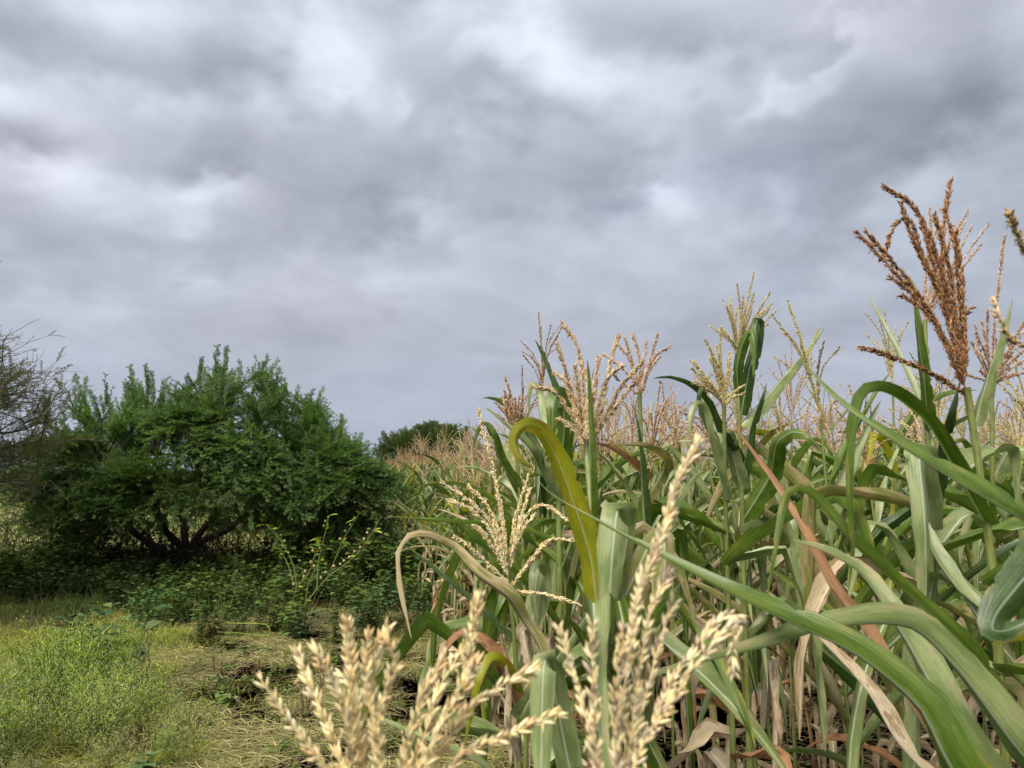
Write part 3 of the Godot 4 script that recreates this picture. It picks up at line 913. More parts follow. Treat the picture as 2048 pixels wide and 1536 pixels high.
	# -- two cream tassels close to the camera
	o = hero("low maize plant topped by a forked cream tassel, in front of the track", [[790, 1900, .66], [780, 1760, .65]], .011, .006)
	var hub := [780, 1760, .65]
	hero_tassel(o, [
		[hub, [738, 1640], [720, 1540], [712, 1450], [705, 1380], [700, 1312], [694, 1251]], [hub, [720, 1640], [663, 1536], [632, 1482], [592, 1420], [545, 1343]], [hub, [725, 1640], [680, 1560], [650, 1490], [617, 1426], [592, 1380], [568, 1337]],
		[hub, [735, 1650], [705, 1536], [712, 1488], [703, 1411], [682, 1346], [658, 1290]], [hub, [770, 1600], [755, 1518], [746, 1457], [734, 1395], [728, 1334], [732, 1283]], [hub, [765, 1600], [748, 1500], [738, 1420], [742, 1330], [766, 1268]],
		[hub, [768, 1600], [763, 1518], [765, 1457], [771, 1402], [789, 1343], [802, 1297], [793, 1268]], [hub, [730, 1600], [712, 1480], [697, 1402], [668, 1380]], [hub, [810, 1640], [848, 1518], [885, 1442], [931, 1349], [946, 1257], [958, 1195]],
		[hub, [790, 1640], [808, 1534], [820, 1472], [842, 1411], [863, 1352], [896, 1307]], [hub, [800, 1620], [832, 1518], [854, 1457], [869, 1402], [900, 1349], [933, 1300]], [hub, [805, 1640], [850, 1530], [894, 1420], [925, 1365], [957, 1305]],
		[hub, [830, 1640], [869, 1528], [900, 1478], [937, 1426], [992, 1389], [1065, 1354]], [hub, [850, 1620], [915, 1525], [962, 1497], [1038, 1466], [1112, 1435]],
	], .0118, CREAM, 2, 0.0, .0066)
	traced_leaf(o, "dry", [[785, 1850, .66], [700, 1800, .7], [560, 1760, .75], [480, 1900, .75]], .04, 40, 60, 1.2, 1.8, .2)
	o = hero("low maize plant with a pinkish cream tassel and long central spike", [[1240, 1900, .63], [1235, 1740, .62]], .011, .006)
	hub = [1235, 1740, .62]
	hero_tassel(o, [
		[hub, [1234, 1600], [1237, 1478], [1250, 1371], [1267, 1265], [1279, 1179], [1309, 1111], [1339, 1025], [1356, 961], [1391, 893]], [hub, [1215, 1650], [1192, 1521], [1185, 1435], [1179, 1307], [1177, 1239]], [hub, [1215, 1640], [1190, 1510], [1173, 1435], [1147, 1350], [1125, 1282]],
		[hub, [1230, 1600], [1228, 1490], [1224, 1393], [1230, 1310], [1234, 1247]], [hub, [1250, 1560], [1262, 1490], [1271, 1414], [1288, 1307], [1305, 1222], [1338, 1156]], [hub, [1250, 1560], [1279, 1457], [1305, 1371], [1331, 1286], [1358, 1220]],
		[hub, [1250, 1580], [1279, 1478], [1314, 1414], [1356, 1341], [1399, 1273], [1436, 1228]], [hub, [1250, 1600], [1275, 1512], [1314, 1457], [1348, 1384], [1390, 1328], [1433, 1277], [1472, 1247], [1506, 1252], [1493, 1300], [1497, 1371]],
	], .0108, [CREAM[0], CREAM[1], PINK[3], CREAM[3]], 2, 0.0, .0064)
	traced_leaf(o, "turning", [[1238, 1850, .63], [1330, 1780, .7], [1450, 1740, .8], [1560, 1800, .85]], .04, 40, 60, 1.2, 1.8, .2)
	# -- tallest plant of the middle ground
	o = hero("maize plant with many-branched straw tassel above two broad folded dark leaves", [[1490, 1250, 2.3], [1484, 1000, 2.3], [1478, 830, 2.3], [1474, 705, 2.3]], .013, .005)
	hero_tassel(o, [[[1475, 710, 2.3], [1487, 640], [1507, 548]]] + extra_arms([1475, 705, 2.3], [[1470, 575], [1452, 596], [1451, 620], [1443, 655], [1511, 585], [1532, 592], [1551, 602], [1546, 626], [1534, 621], [1428, 650], [1480, 600], [1494, 605], [1462, 610], [1520, 612]]), .0080, STRAWY + [TAN[0]], 1)
	traced_leaf(o, "dark", [[1482, 830, 2.3], [1498, 740, 2.27], [1512, 690, 2.26], [1519, 650, 2.25], [1517, 641, 2.24], [1513, 646, 2.22], [1510, 668, 2.21], [1509, 690, 2.21]], .050, 18, 12, 1.4, 1.0, 0.04)
	traced_leaf(o, "green", [[1478, 800, 2.3], [1474, 735, 2.25], [1484, 690, 2.22], [1496, 667, 2.2], [1504, 666, 2.18], [1509, 685, 2.17], [1508, 755, 2.17]], .044, 20, 20, 1.4, 1.4, 0.04)
	traced_leaf(o, "pale", [[1484, 850, 2.3], [1532, 795, 2.35], [1565, 756, 2.4], [1609, 704, 2.45], [1648, 655, 2.5]], .06, 40, 50, 1.4, 2.2, .05)
	traced_leaf(o, "dark", [[1484, 930, 2.3], [1440, 868, 2.2], [1410, 802, 2.15], [1375, 770, 2.1], [1340, 757, 2.1], [1306, 757, 2.1]], .05, 45, 55, 1.2, 1.4, .05)
	traced_leaf(o, "dark", [[1484, 960, 2.3], [1500, 860, 2.25], [1520, 800, 2.2], [1533, 765, 2.2]], .05, 40, 60, 1.8, 2.2)
	traced_leaf(o, "green", [[1486, 1040, 2.3], [1540, 950, 2.2], [1554, 886, 2.1], [1582, 865, 2.05], [1616, 872, 2.0], [1644, 905, 2.0]], .075, 30, 40, .9, 1.2, .05)
	traced_leaf(o, "pale", [[1484, 980, 2.3], [1462, 900, 2.25], [1450, 868, 2.2], [1440, 900, 2.18], [1446, 960, 2.18]], .055, 20, 30, 1.0, 1.0)
	# -- pale tassel left of it
	o = hero("maize plant with loose pale yellow tassel of wiry bent branches", [[1455, 1150, 1.95], [1450, 960, 1.92], [1448, 812, 1.9]], .011, .0045)
	hero_tassel(o, [[[1448, 812, 1.9], [1441, 740], [1442, 657]]] + extra_arms([1448, 805, 1.9], [[1407, 685], [1390, 720], [1380, 741], [1435, 693], [1459, 725], [1385, 767], [1492, 770], [1420, 700], [1400, 745], [1466, 705]]), .0085, STRAWY, 1)
	traced_leaf(o, "dark", [[1450, 940, 1.92], [1400, 830, 1.95], [1394, 788, 1.95], [1422, 748, 1.95]], .04, 60, 70, 1.8, 2.2)
	traced_leaf(o, "pale", [[1452, 1000, 1.92], [1420, 880, 1.85], [1400, 810, 1.82], [1382, 860, 1.8], [1392, 900, 1.8]], .045, 50, 40, 1.4, 1.6)
	# -- plants behind the rust tassel
	o = hero("maize plant with bright upright blade standing behind the big rust tassel", [[1865, 1200, 1.6], [1858, 1000, 1.6], [1853, 780, 1.62], [1850, 640, 1.64]], .011, .004)
	traced_leaf(o, "green", [[1858, 860, 1.6], [1848, 760, 1.56], [1832, 640, 1.54], [1824, 560, 1.54]], .032, 20, 40, 0.9, 1.6, 0.02)
	traced_leaf(o, "dark", [[1860, 1010, 1.6], [1875, 900, 1.55], [1895, 830, 1.5], [1920, 760, 1.5]], .05, 40, 50, 2.2, 2.6)
	traced_leaf(o, "pale", [[1858, 900, 1.6], [1830, 790, 1.7], [1790, 700, 1.75], [1735, 590, 1.8]], .03, 45, 60, 1.6, 2.4)
	traced_leaf(o, "pale", [[1862, 1060, 1.6], [1850, 960, 1.55], [1838, 900, 1.5], [1850, 1050, 1.45], [1852, 1180, 1.45], [1850, 1290, 1.45]], .055, 35, 35, 1.4, 1.6)
	hero_tassel(o, [[[1850, 650, 1.64], [1868, 560], [1860, 420]]] + extra_arms([1850, 640, 1.75], [[1964, 455], [1945, 437], [1922, 430], [1880, 440], [1900, 500], [1942, 500]]), .0075, PINK, 1)
	o = hero("maize plant with slim spike rising at the right beside pink brown branches", [[1990, 1200, 1.85], [1986, 1000, 1.85], [1983, 760, 1.85]], .011, .005)
	hero_tassel(o, [[[1983, 765, 1.85], [1990, 640], [2009, 474]]] + extra_arms([1983, 770, 1.85], [[1964, 628], [1981, 640], [1940, 670], [2048, 665], [2056, 700], [2030, 650], [1935, 740], [2020, 720], [2060, 740]]), .0085, RUST.slice(0, 2) + PINK, 1)
	traced_leaf(o, "pale", [[1985, 960, 1.85], [2020, 900, 1.8], [2060, 905, 1.75], [2110, 950, 1.7]], .05, 45, 45, 1.2, 1.4)
	traced_leaf(o, "green", [[1988, 1080, 1.85], [1940, 930, 1.8], [1925, 885, 1.75], [1905, 890, 1.72]], .05, 40, 50, 1.2, 1.6)

# ---------------------------------------------------------------- ground
func ground_color(x: float, d: float) -> Color:
	var a := nz.get_noise_2d(x * 60.0, d * 60.0)
	var b := nz.get_noise_2d(x * 7.0 + 300.0, d * 7.0)
	var soil := Color(.098, .074, .060)
	var litter := Color(.200, .162, .085)
	var turf := Color(.115, .125, .042)
	var c := soil
	if x < field_edge(d) + 0.4 + 0.5 * b:
		c = soil.lerp(litter, smoothstep(-0.15, 0.25, a + 0.5 * b))
		c = c.lerp(turf, smoothstep(-1.8, -3.0, x + 0.34 * (d - 4.0) + b))
	return c

func bumps(x: float, d: float) -> float:
	var f := 0.03 * nz.get_noise_2d(x * 22.0, d * 22.0) + 0.018 * nz.get_noise_2d(x * 70.0, d * 70.0)
	if x > field_edge(d):
		f += 0.03 * sin((x - field_edge(d)) / 0.62 * TAU + 1.6)
	return f * smoothstep(40.0, 14.0, d) - 0.02

func ground() -> void:
	var xs := []
	var ds := []
	var x := -8.0
	while x < 8.01:
		xs.append(x)
		x += 0.08
	for k in 14:
		xs.push_front(-8.0 - pow(k + 1.0, 2.4))
		xs.append(8.0 + pow(k + 1.0, 2.4))
	var d := -6.0
	while d < 2.0:
		ds.append(d)
		d += 1.0
	while d < 15.0:
		ds.append(d)
		d += 0.075
	for k in 16:
		ds.append(15.0 + pow(k + 1.0, 2.45))
	var s := Shape.new()
	var p := PackedVector3Array()
	var t := PackedVector2Array()
	for dd in ds:
		for xx in xs:
			p.append(Vector3(xx, bumps(xx, dd), -dd))
			t.append(Vector2(xx, dd))
	s.grid(p, ds.size(), xs.size(), t, Color.WHITE)
	for k in s.v.size():
		s.c[k] = ground_color(s.v[k].x, -s.v[k].z)
		if s.n[k].y < 0.0:
			s.n[k] = -s.n[k]
	var o := part(self, "ground", s, M.soil)
	o.set_meta("kind", "structure")

func ribbon(s: Shape, p: PackedVector3Array, wide: float, col: Color, side: Vector3) -> void:
	var q := PackedVector3Array()
	var t := PackedVector2Array()
	for k in p.size():
		var w := wide * 0.5 * (1.0 - 0.85 * float(k) / (p.size() - 1))
		q.append(p[k] - side * w)
		q.append(p[k] + side * w)
		t.append(Vector2(0, float(k)))
		t.append(Vector2(1, float(k)))
	s.grid(q, p.size(), 2, t, col)

func tuft(blades: int, h: float, spread: float, wide: float, cols: Array, lay := 0.5) -> Shape:
	var s := Shape.new()
	for k in blades:
		var a := rf(0, TAU)
		var o := Vector3(cos(a), 0, sin(a))
		var b := o * rf(0, spread * 0.35) + Vector3(rf(-.02, .02), -0.02, rf(-.02, .02))
		var l := h * rf(0.5, 1.1)
		var p := PackedVector3Array([b])
		var e := rf(0.9, 1.5)
		var dl := rf(0.3, 1.0) * lay
		for j in 4:
			b += (o * cos(e) + Vector3.UP * sin(e)) * l / 4.0
			e -= dl
			p.append(b)
		ribbon(s, p, wide * rf(.7, 1.2), vary(cols[rng.randi() % cols.size()], .2, .06), Vector3(-o.z, 0, o.x).rotated(Vector3.UP, rf(-.5, .5)))
	return s

func straw_clump(count: int, radius: float, cols: Array) -> Shape:
	var s := Shape.new()
	for k in count:
		var a := rf(0, TAU)
		var b := Vector3(rf(-1, 1) * radius, rf(.0, .045), rf(-1, 1) * radius)
		var l := rf(.07, .24)
		var p := PackedVector3Array([b])
		var up := rf(-.1, .35)
		var turn := rf(-.9, .9)
		for j in 4:
			b += Vector3(cos(a), up, sin(a)) * l / 4.0
			b.y = maxf(b.y, 0.0)
			a += turn * 0.5
			up -= 0.14
			p.append(b)
		ribbon(s, p, rf(.0025, .0055), vary(cols[rng.randi() % cols.size()], .22, .06), Vector3(-sin(a), rf(-.5, .5), cos(a)).normalized())
	return s

# small oval leaf as two halves folded along its rib
func oval(s: Shape, b: Vector3, d: Vector3, length: float, wide: float, col: Color) -> void:
	var side := d.cross(Vector3.UP + rdir() * 0.3).normalized()
	var up := side.cross(d)
	var droop := Vector3.DOWN * length * 0.18
	var p := PackedVector3Array()
	var t := PackedVector2Array()
	for r in [[0.0, 0.06], [0.25, 0.85], [0.55, 1.0], [0.82, 0.6], [1.0, 0.02]]:
		for u in [-1.0, 0.0, 1.0]:
			p.append(b + d * (length * r[0]) + droop * (r[0] * r[0]) + side * (u * wide * 0.5 * r[1]) + up * (absf(u) * wide * 0.12 * r[1]))
			t.append(Vector2(u, r[0]))
	s.grid(p, 5, 3, t, col)

func weed_shape(stems: int, h: float, leaf: float, cols: Array, spread: float) -> Shape:
	var s := Shape.new()
	for k in stems:
		var a := rf(0, TAU)
		var o := Vector3(cos(a), 0, sin(a)) * rf(.05, spread)
		var l := h * rf(.6, 1.1)
		var p := PackedVector3Array([o * 0.1 + Vector3(0, -.02, 0), o * l * 0.5 + Vector3(0, l * 0.5, 0), o * l * 1.1 + Vector3(0, l, 0)])
		s.tube(p, PackedFloat32Array([.003, .0025, .0015]), 3, vary(Color(.12, .15, .05), .2))
		for j in 9:
			var v := rf(.15, 1.0)
			var b := p[0].lerp(p[2], v)
			var q := rf(0, TAU)
			oval(s, b, Vector3(cos(q), rf(-.1, .5), sin(q)).normalized(), leaf * rf(.6, 1.2), leaf * rf(.4, .75), vary(cols[rng.randi() % cols.size()], .22, .06))
	return s

func mesh_of(s: Shape, m: Material) -> ArrayMesh:
	return s.surface(ArrayMesh.new(), m)

func flat_x(x: float, d: float, k: float) -> Transform3D:
	return Transform3D(Basis(Vector3.UP, rf(0, TAU)).scaled(Vector3(k, k * rf(.8, 1.15), k)), Vector3(x, bumps(x, d), -d))

func undergrowth() -> void:
	rng.seed = 900
	# cut dry stalks and straw lying on the track
	var xs := []
	var cs := []
	while xs.size() < 3500:
		var d := rf(3.3, 10.0)
		var x := rf(-6.0, field_edge(d) + 0.9)
		var k := nz.get_noise_2d(x * 60.0, d * 60.0) + 0.5 * nz.get_noise_2d(x * 14.0 + 300.0, d * 14.0) + rf(-.12, .12)
		if k < 0.05 + (0.25 if x > field_edge(d) else 0.0):
			continue
		if x < -2.3 - 0.34 * (d - 4.0) and rng.randf() < 0.7:
			continue
		xs.append(flat_x(x, d, rf(.7, 1.2)))
		cs.append(vary(Color(1, 1, 1), .18, .06) if rng.randf() < 0.72 else vary(Color(.55, .72, .42), .2, .08))
	scatter("straw_litter", mesh_of(straw_clump(26, .16, [Color(.34, .27, .13), Color(.42, .35, .18), Color(.24, .18, .09), Color(.30, .28, .10)]), M.straw), xs, cs, "dry cut straw and grass stems strewn over the bare track", "straw")
	xs = []
	cs = []
	while xs.size() < 420:
		var d := rf(3.5, 9.0)
		var x := rf(-4.5, field_edge(d) + 0.6)
		xs.append(flat_x(x, d, rf(.4, 1.0)))
		cs.append(vary(Color(1, 1, 1), .3, .12))
	scatter("seedlings", mesh_of(weed_shape(4, .07, .035, [Color(.12, .19, .045), Color(.17, .24, .06), Color(.20, .22, .07)], 1.2), M.weed), xs, cs, "tiny broad-leaved seedlings scattered over the straw and soil", "seedlings")
	# low green growth between the straw
	xs = []
	cs = []
	while xs.size() < 2600:
		var d := rf(3.4, 10.5)
		var x := rf(-6.5, field_edge(d) + 0.5)
		var k := nz.get_noise_2d(x * 18.0 + 70.0, d * 18.0)
		if k < 0.0 and x > -2.3 - 0.34 * (d - 4.0):
			continue
		xs.append(flat_x(x, d, rf(.4, .95)))
		cs.append(vary(Color(1, 1, 1), .2, .1))
	scatter("short_grass", mesh_of(tuft(22, .15, .16, .005, [Color(.18, .22, .035), Color(.26, .26, .06), Color(.13, .18, .03)], .8), M.grass), xs, cs, "short green and yellow grass sprouting through the straw on the track", "grass")
	# tall yellow-green grass at the left
	xs = []
	cs = []
	while xs.size() < 2300:
		var d := rf(4.0, 9.6)
		var edge := -2.2 - 0.34 * (d - 4.0)
		var x := rf(-8.0, edge + 1.3 * nz.get_noise_2d(d * 60.0, 7.0) + rng.randfn() * .25)
		if nz.get_noise_2d(x * 55.0 + 9.0, d * 55.0) < -0.16:
			continue
		var green := nz.get_noise_2d(x * 40.0 + 50.0, d * 40.0)
		xs.append(flat_x(x, d, maxf(.3, rf(.5, 1.15) + 1.0 * green)))
		cs.append(vary(Color(1.1, 1.08, 1).lerp(Color(.5, .72, .6), clampf(.3 + green * 1.8, 0.0, 1.0)), .2, .1))
	scatter("tall_grass", mesh_of(tuft(40, .34, .3, .006, [Color(.30, .33, .045), Color(.38, .38, .07), Color(.20, .26, .03), Color(.44, .40, .12)], 1.0), M.grass), xs, cs, "tall yellow-green grass leaning over at the left of the track", "grass")
	# feathery weed with tiny white flower heads
	var s := Shape.new()
	for k in 16:
		var a := rf(0, TAU)
		var o := Vector3(cos(a), 0, sin(a)) * rf(.1, .7)
		var h := rf(.22, .42)
		var tip := Vector3(o.x * h, h, o.z * h)
		s.tube(PackedVector3Array([Vector3(0, -.02, 0), tip * 0.5, tip]), PackedFloat32Array([.002, .0016, .001]), 3, Color(.20, .24, .08))
		for j in 14:
			var b := tip * rf(.25, 1.0)
			var e := b + (rdir() + Vector3.UP * 0.5) * rf(.015, .045)
			ribbon(s, PackedVector3Array([b, (b + e) * 0.5 + rdir() * .004, e]), .0065, vary(Color(.36, .39, .085), .3, .1), rdir())
			if b.y > h * 0.55:
				s.spindle(e, Vector3.UP, .006, .006, 4, false, vary(Color(.74, .72, .54), .1))
	xs = []
	cs = []
	while xs.size() < 900:
		var d := rf(3.6, 6.0)
		var x := rf(-5.0, -2.0 - 0.40 * (d - 4.0) + 0.9 * nz.get_noise_2d(d * 70.0, 40.0) + rng.randfn() * .2)
		if nz.get_noise_2d(x * 70.0, d * 70.0 + 33.0) < -0.18:
			continue
		if d > 4.9 and rng.randf() < (d - 4.9):
			continue
		var green := nz.get_noise_2d(x * 45.0, d * 45.0)
		xs.append(flat_x(x, d, maxf(.35, rf(.6, 1.0) + 1.1 * green)))
		cs.append(vary(Color(1, 1, 1).lerp(Color(.68, .86, .45), clampf(.4 + green * 1.6, 0.0, 1.0)), .18, .08))
	scatter("white_flowering_weed", mesh_of(s, M.weed), xs, cs, "feathery pale green weed dotted with tiny white flower heads", "weed")
	# leafy weeds along the foot of the bush
	xs = []
	cs = []
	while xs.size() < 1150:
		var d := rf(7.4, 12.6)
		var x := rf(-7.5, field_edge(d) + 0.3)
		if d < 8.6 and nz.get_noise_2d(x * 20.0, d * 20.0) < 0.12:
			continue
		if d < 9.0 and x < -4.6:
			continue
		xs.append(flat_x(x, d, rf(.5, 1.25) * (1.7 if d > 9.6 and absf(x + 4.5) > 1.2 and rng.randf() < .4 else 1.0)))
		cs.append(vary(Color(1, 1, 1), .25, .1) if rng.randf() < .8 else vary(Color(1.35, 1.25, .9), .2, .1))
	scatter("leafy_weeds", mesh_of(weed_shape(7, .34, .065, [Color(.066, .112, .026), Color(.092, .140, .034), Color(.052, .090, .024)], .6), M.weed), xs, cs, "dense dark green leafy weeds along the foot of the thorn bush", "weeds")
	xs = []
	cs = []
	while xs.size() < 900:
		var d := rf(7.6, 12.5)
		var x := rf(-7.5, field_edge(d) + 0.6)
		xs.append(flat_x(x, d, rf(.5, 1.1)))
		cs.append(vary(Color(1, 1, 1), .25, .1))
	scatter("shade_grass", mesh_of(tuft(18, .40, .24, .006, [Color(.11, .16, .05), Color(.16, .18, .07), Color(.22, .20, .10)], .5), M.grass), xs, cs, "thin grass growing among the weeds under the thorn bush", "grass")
	# the pale meadow beyond the bush
	xs = []
	cs = []
	while xs.size() < 5000:
		var d := 14.0 + 46.0 * pow(rng.randf(), 1.6)
		var x := rf(-0.95 * d, field_edge(d) - 0.2)
		xs.append(flat_x(x, d, rf(1.0, 2.0)))
		cs.append(vary(Color(1, 1, 1), .2, .1))
	scatter("meadow_grass", mesh_of(tuft(16, .22, .5, .014, [Color(.34, .35, .12), Color(.40, .38, .16), Color(.26, .30, .08)], .7), M.grass), xs, cs, "pale yellow meadow grass in the open field behind the bush", "grass")
	# under the maize
	xs = []
	cs = []
	while xs.size() < 2600:
		var d := rf(3.2, 12.0)
		var x := field_edge(d) + rf(0.0, 8.0)
		if absf(1024.0 + FOCAL * x / d - 1024.0) > 1150.0:
			continue
		if nz.get_noise_2d(x * 24.0, d * 24.0) < -0.05:
			continue
		xs.append(flat_x(x, d, rf(.6, 1.3)))
		cs.append(vary(Color(1, 1, 1), .25, .1))
	scatter("maize_trash", mesh_of(straw_clump(14, .2, [Color(.42, .31, .18), Color(.34, .22, .12), Color(.22, .20, .08), Color(.16, .18, .05)]), M.straw), xs, cs, "dead leaf shreds and weeds on the dark soil between maize stalks", "litter")
	# clods of dark soil
	s = Shape.new()
	s.spindle(Vector3(0, -.012, 0), Vector3.UP, .026, .044, 6, true, Color(.105, .080, .064))
	for k in s.v.size():
		s.v[k] += Vector3(nz.get_noise_2d(k * 31.0, 4.0), nz.get_noise_2d(k * 31.0, 9.0), nz.get_noise_2d(k * 31.0, 14.0)) * .014
	xs = []
	cs = []
	while xs.size() < 9000:
		var d := rf(3.2, 8.5)
		var x := rf(-2.6, field_edge(d) + 5.0)
		xs.append(Transform3D(Basis.from_euler(Vector3(rf(-.6, .6), rf(0, TAU), rf(-.6, .6))).scaled(Vector3.ONE * pow(rng.randf(), 3.0) * 1.3 + Vector3.ONE * .2), Vector3(x, bumps(x, d), -d)))
		cs.append(vary(Color(1, 1, 1), .3, .05))
	scatter("soil_clods", mesh_of(s, M.soil), xs, cs, "crumbly dark brown soil clods between straw and maize stalks", "soil")

# ---------------------------------------------------------------- bush, trees
func sprig(length: float, leaves: int, pinna: float, cols: Array) -> Shape:
	var s := Shape.new()
	s.tube(PackedVector3Array([Vector3.ZERO, Vector3(0.01, length * .5, 0.01), Vector3(0, length, 0)]), PackedFloat32Array([.0032, .0024, .001]), 3, Color(.09, .075, .045))
	for k in leaves:
		var y := length * (0.06 + 0.94 * k / leaves)
		var sg := 1.0 if k % 2 == 0 else -1.0
		var o := Vector3(sg * rf(.5, 1.0), rf(.1, .9), rf(-.7, .8)).normalized()
		var col := vary(cols[rng.randi() % cols.size()], .18, .06)
		var b := Vector3(0, y, 0)
		for j in 5:
			var st := b + o * pinna * 0.32 * (j / 2)
			var sp: Vector3 = (o + Vector3(-o.y, o.x, 0) * ([1.0, -1.0, .8, -.8, 0.0][j])).normalized()
			var e := st + sp * pinna * rf(.6, 1.0)
			var w := sp.cross(Vector3(0, 0, 1) + rdir() * .45).normalized() * pinna * .17
			var mid := (st + e) * .5
			s.tri(st, mid + w, e, col)
			s.tri(st, e, mid - w, col)
	return s

func bush() -> void:
	rng.seed = 41
	var foot := at(372, 1150, 11.45)
	foot.y = 0.0
	var o := thing("thorn_bush", "large spreading green thorn bush with feathery leaves and dark forked trunk", "bush", "", foot)
	var centre := Vector3(-4.5, 1.4, -11.6)
	var wood := Color(.050, .040, .032)
	# forked trunk
	var stems := [[[372, 1145], [368, 1100], [330, 1060], [310, 1000]], [[372, 1145], [385, 1090], [420, 1040], [450, 990]], [[368, 1145], [370, 1080], [362, 1020], [350, 960]], [[376, 1145], [400, 1085], [455, 1060], [520, 1000]], [[364, 1145], [340, 1110], [280, 1075], [220, 1010]]]
	var ends := []
	for k in stems.size():
		var p := PackedVector3Array()
		for j in stems[k].size():
			p.append(at(stems[k][j][0], stems[k][j][1], 11.45 + (k - 2) * 0.22 * j / 3.0))
		p[0].y = -0.05
		var q := smooth(p, 8)
		var rad := PackedFloat32Array()
		for j in q.size():
			rad.append(lerpf(.068, .036, j / 8.0))
		var s := Shape.new()
		s.tube(q, rad, 7, wood)
		part(o, "trunk", s, M.bark)
		ends.append(q[8])
	# limbs spread from the stems
	var limbs := []
	for k in 14:
		var a := TAU * k / 14.0 + rf(-.2, .2)
		var tip := centre + Vector3(cos(a) * 1.9, rf(-.2, .8), sin(a) * 1.4)
		var from: Vector3 = ends[0]
		for e in ends:
			if e.distance_to(tip) < from.distance_to(tip):
				from = e
		var q := smooth(PackedVector3Array([from, from.lerp(tip, .5) + Vector3(rf(-.15, .15), rf(-.1, .15), rf(-.15, .15)), tip]), 6)
		var s := Shape.new()
		s.tube(q, PackedFloat32Array([.042, .036, .03, .026, .022, .018, .014]), 5, wood)
		part(o, "limb", s, M.bark)
		limbs.append(q)
	var xs := []
	var cs := []
	var twigs := Shape.new()
	for k in 460:
		var el := asin(rf(-0.42, 1.0))
		var a := rf(0, TAU)
		var d := Vector3(cos(a) * cos(el), sin(el), sin(a) * cos(el))
		var reach := Vector3(3.15, 1.74 if d.y > 0 else 1.2, 2.3)
		var lumpy := 0.93 + 0.16 * nz.get_noise_3d(d.x * 60.0, d.y * 60.0, d.z * 60.0)
		var deep := rf(.84, 1.0) if rng.randf() < .82 else rf(.5, .8)
		# a rounded box rather than an egg: flat shoulders
		var k2 := pow(pow(absf(d.x), 2.1) + pow(absf(d.y), 2.1) + pow(absf(d.z), 2.1), -1.0 / 2.1)
		var tip := centre + d * reach * k2 * lumpy * deep
		tip.y = lerpf(tip.y, 1.2, .62 * smoothstep(-3.9, -1.6, tip.x) + .3 * smoothstep(-5.6, -7.4, tip.x)) if tip.y > 1.2 else tip.y
		var floor_y := .62 if tip.x < -4.3 else .32
		if tip.y < floor_y:
			tip.y = floor_y + rf(0, .3)
		var best: Vector3 = limbs[0][4]
		for q in limbs:
			for j in [2, 4, 6]:
				if q[j].distance_to(tip) < best.distance_to(tip):
					best = q[j]
		var mid := best.lerp(tip, .55) + Vector3(rf(-.1, .1), .12, rf(-.1, .1))
		var curve := smooth(PackedVector3Array([best, mid, tip]), 10)
		var rad := PackedFloat32Array()
		for j in 11:
			rad.append(lerpf(.011, .003, j / 10.0))
		twigs.tube(curve, rad, 3, vary(wood, .2))
		var hue := vary(Color(1, 1, 1), .24, .1)
		var shoots := 27
		for j in shoots:
			var v := lerpf(.35, 1.0, j / float(shoots))
			var c := curve[mini(int(v * 10.0), 9)].lerp(curve[mini(int(v * 10.0) + 1, 10)], fmod(v * 10.0, 1.0))
			var along := (curve[10] - curve[6]).normalized()
			var side := along.cross(Vector3.UP).normalized() * (1.0 if j % 2 == 0 else -1.0)
			var dir := (along * rf(.3, .9) + side * rf(.3, 1.0) + Vector3.UP * rf(-.05, .55) + rdir() * .3).normalized()
			var size := rf(.6, 1.1)
			if el > 0.5 and j > shoots - 3 and k % 2 == 0:
				dir = (Vector3.UP + d * .35 + rdir() * .25).normalized()
				size = rf(1.0, 1.7)
			put_sprig(xs, c, dir, size)
			cs.append(hue * vary(Color(1, 1, 1), .2, .06) if rng.randf() > .1 else vary(Color(1.3, 1.15, .8), .15, .1))
	# low skirt of hanging sprays
	for k in 230:
		var a := rf(0, TAU)
		var r := rf(.55, 1.0)
		var p := centre + Vector3(cos(a) * 3.05 * r, 0, sin(a) * 2.2 * r)
		var right := p.x > -4.0
		p.y = rf(.25, 1.25) if right else rf(.45, 1.2)
		if p.distance_to(Vector3(-4.75, p.y, -10.2)) < 1.25 and p.y < .86:
			continue
		var out := Vector3(cos(a), rf(-.35, .15), sin(a)).normalized()
		var st := p - out * .5 + Vector3.UP * .25
		twigs.tube(smooth(PackedVector3Array([st + Vector3(rf(-.3, .3), .35, 0) - out * .3, st, p]), 5), PackedFloat32Array([.010, .009, .007, .006, .005, .003]), 3, vary(wood, .2))
		var hue := vary(Color(1, 1, 1), .16, .08)
		for j in 22:
			put_sprig(xs, st.lerp(p, rf(.1, 1.05)) + rdir() * .05, (out * rf(.2, .8) + rdir() * .7).normalized(), rf(.6, 1.0))
			cs.append(hue * vary(Color(1, 1, 1), .2, .06))
	part(o, "twigs", twigs, M.bark, "stuff")
	for q in xs.size():
		xs[q].origin -= foot
	var mesh := mesh_of(sprig(.30, 26, .027, [Color(.120, .206, .056), Color(.165, .255, .068), Color(.096, .172, .058)]), M.foliage)
	scatter("foliage", mesh, xs, cs, "", "", o)
	# dead brush under the crown
	brush(Vector3(-6.4, 0, -11.3), 2.4, 1.2, 420, "tangle of bare dark thorn twigs under the left side of the bush", 0.55)
	brush(Vector3(-4.7, 0, -11.9), 1.6, .6, 220, "dark dead twigs crowding behind the forked trunk", 0.6)
	brush(Vector3(-3.1, 0, -11.3), 1.7, .9, 330, "brown dead thorn twigs heaped right of the forked trunk", 0.45)

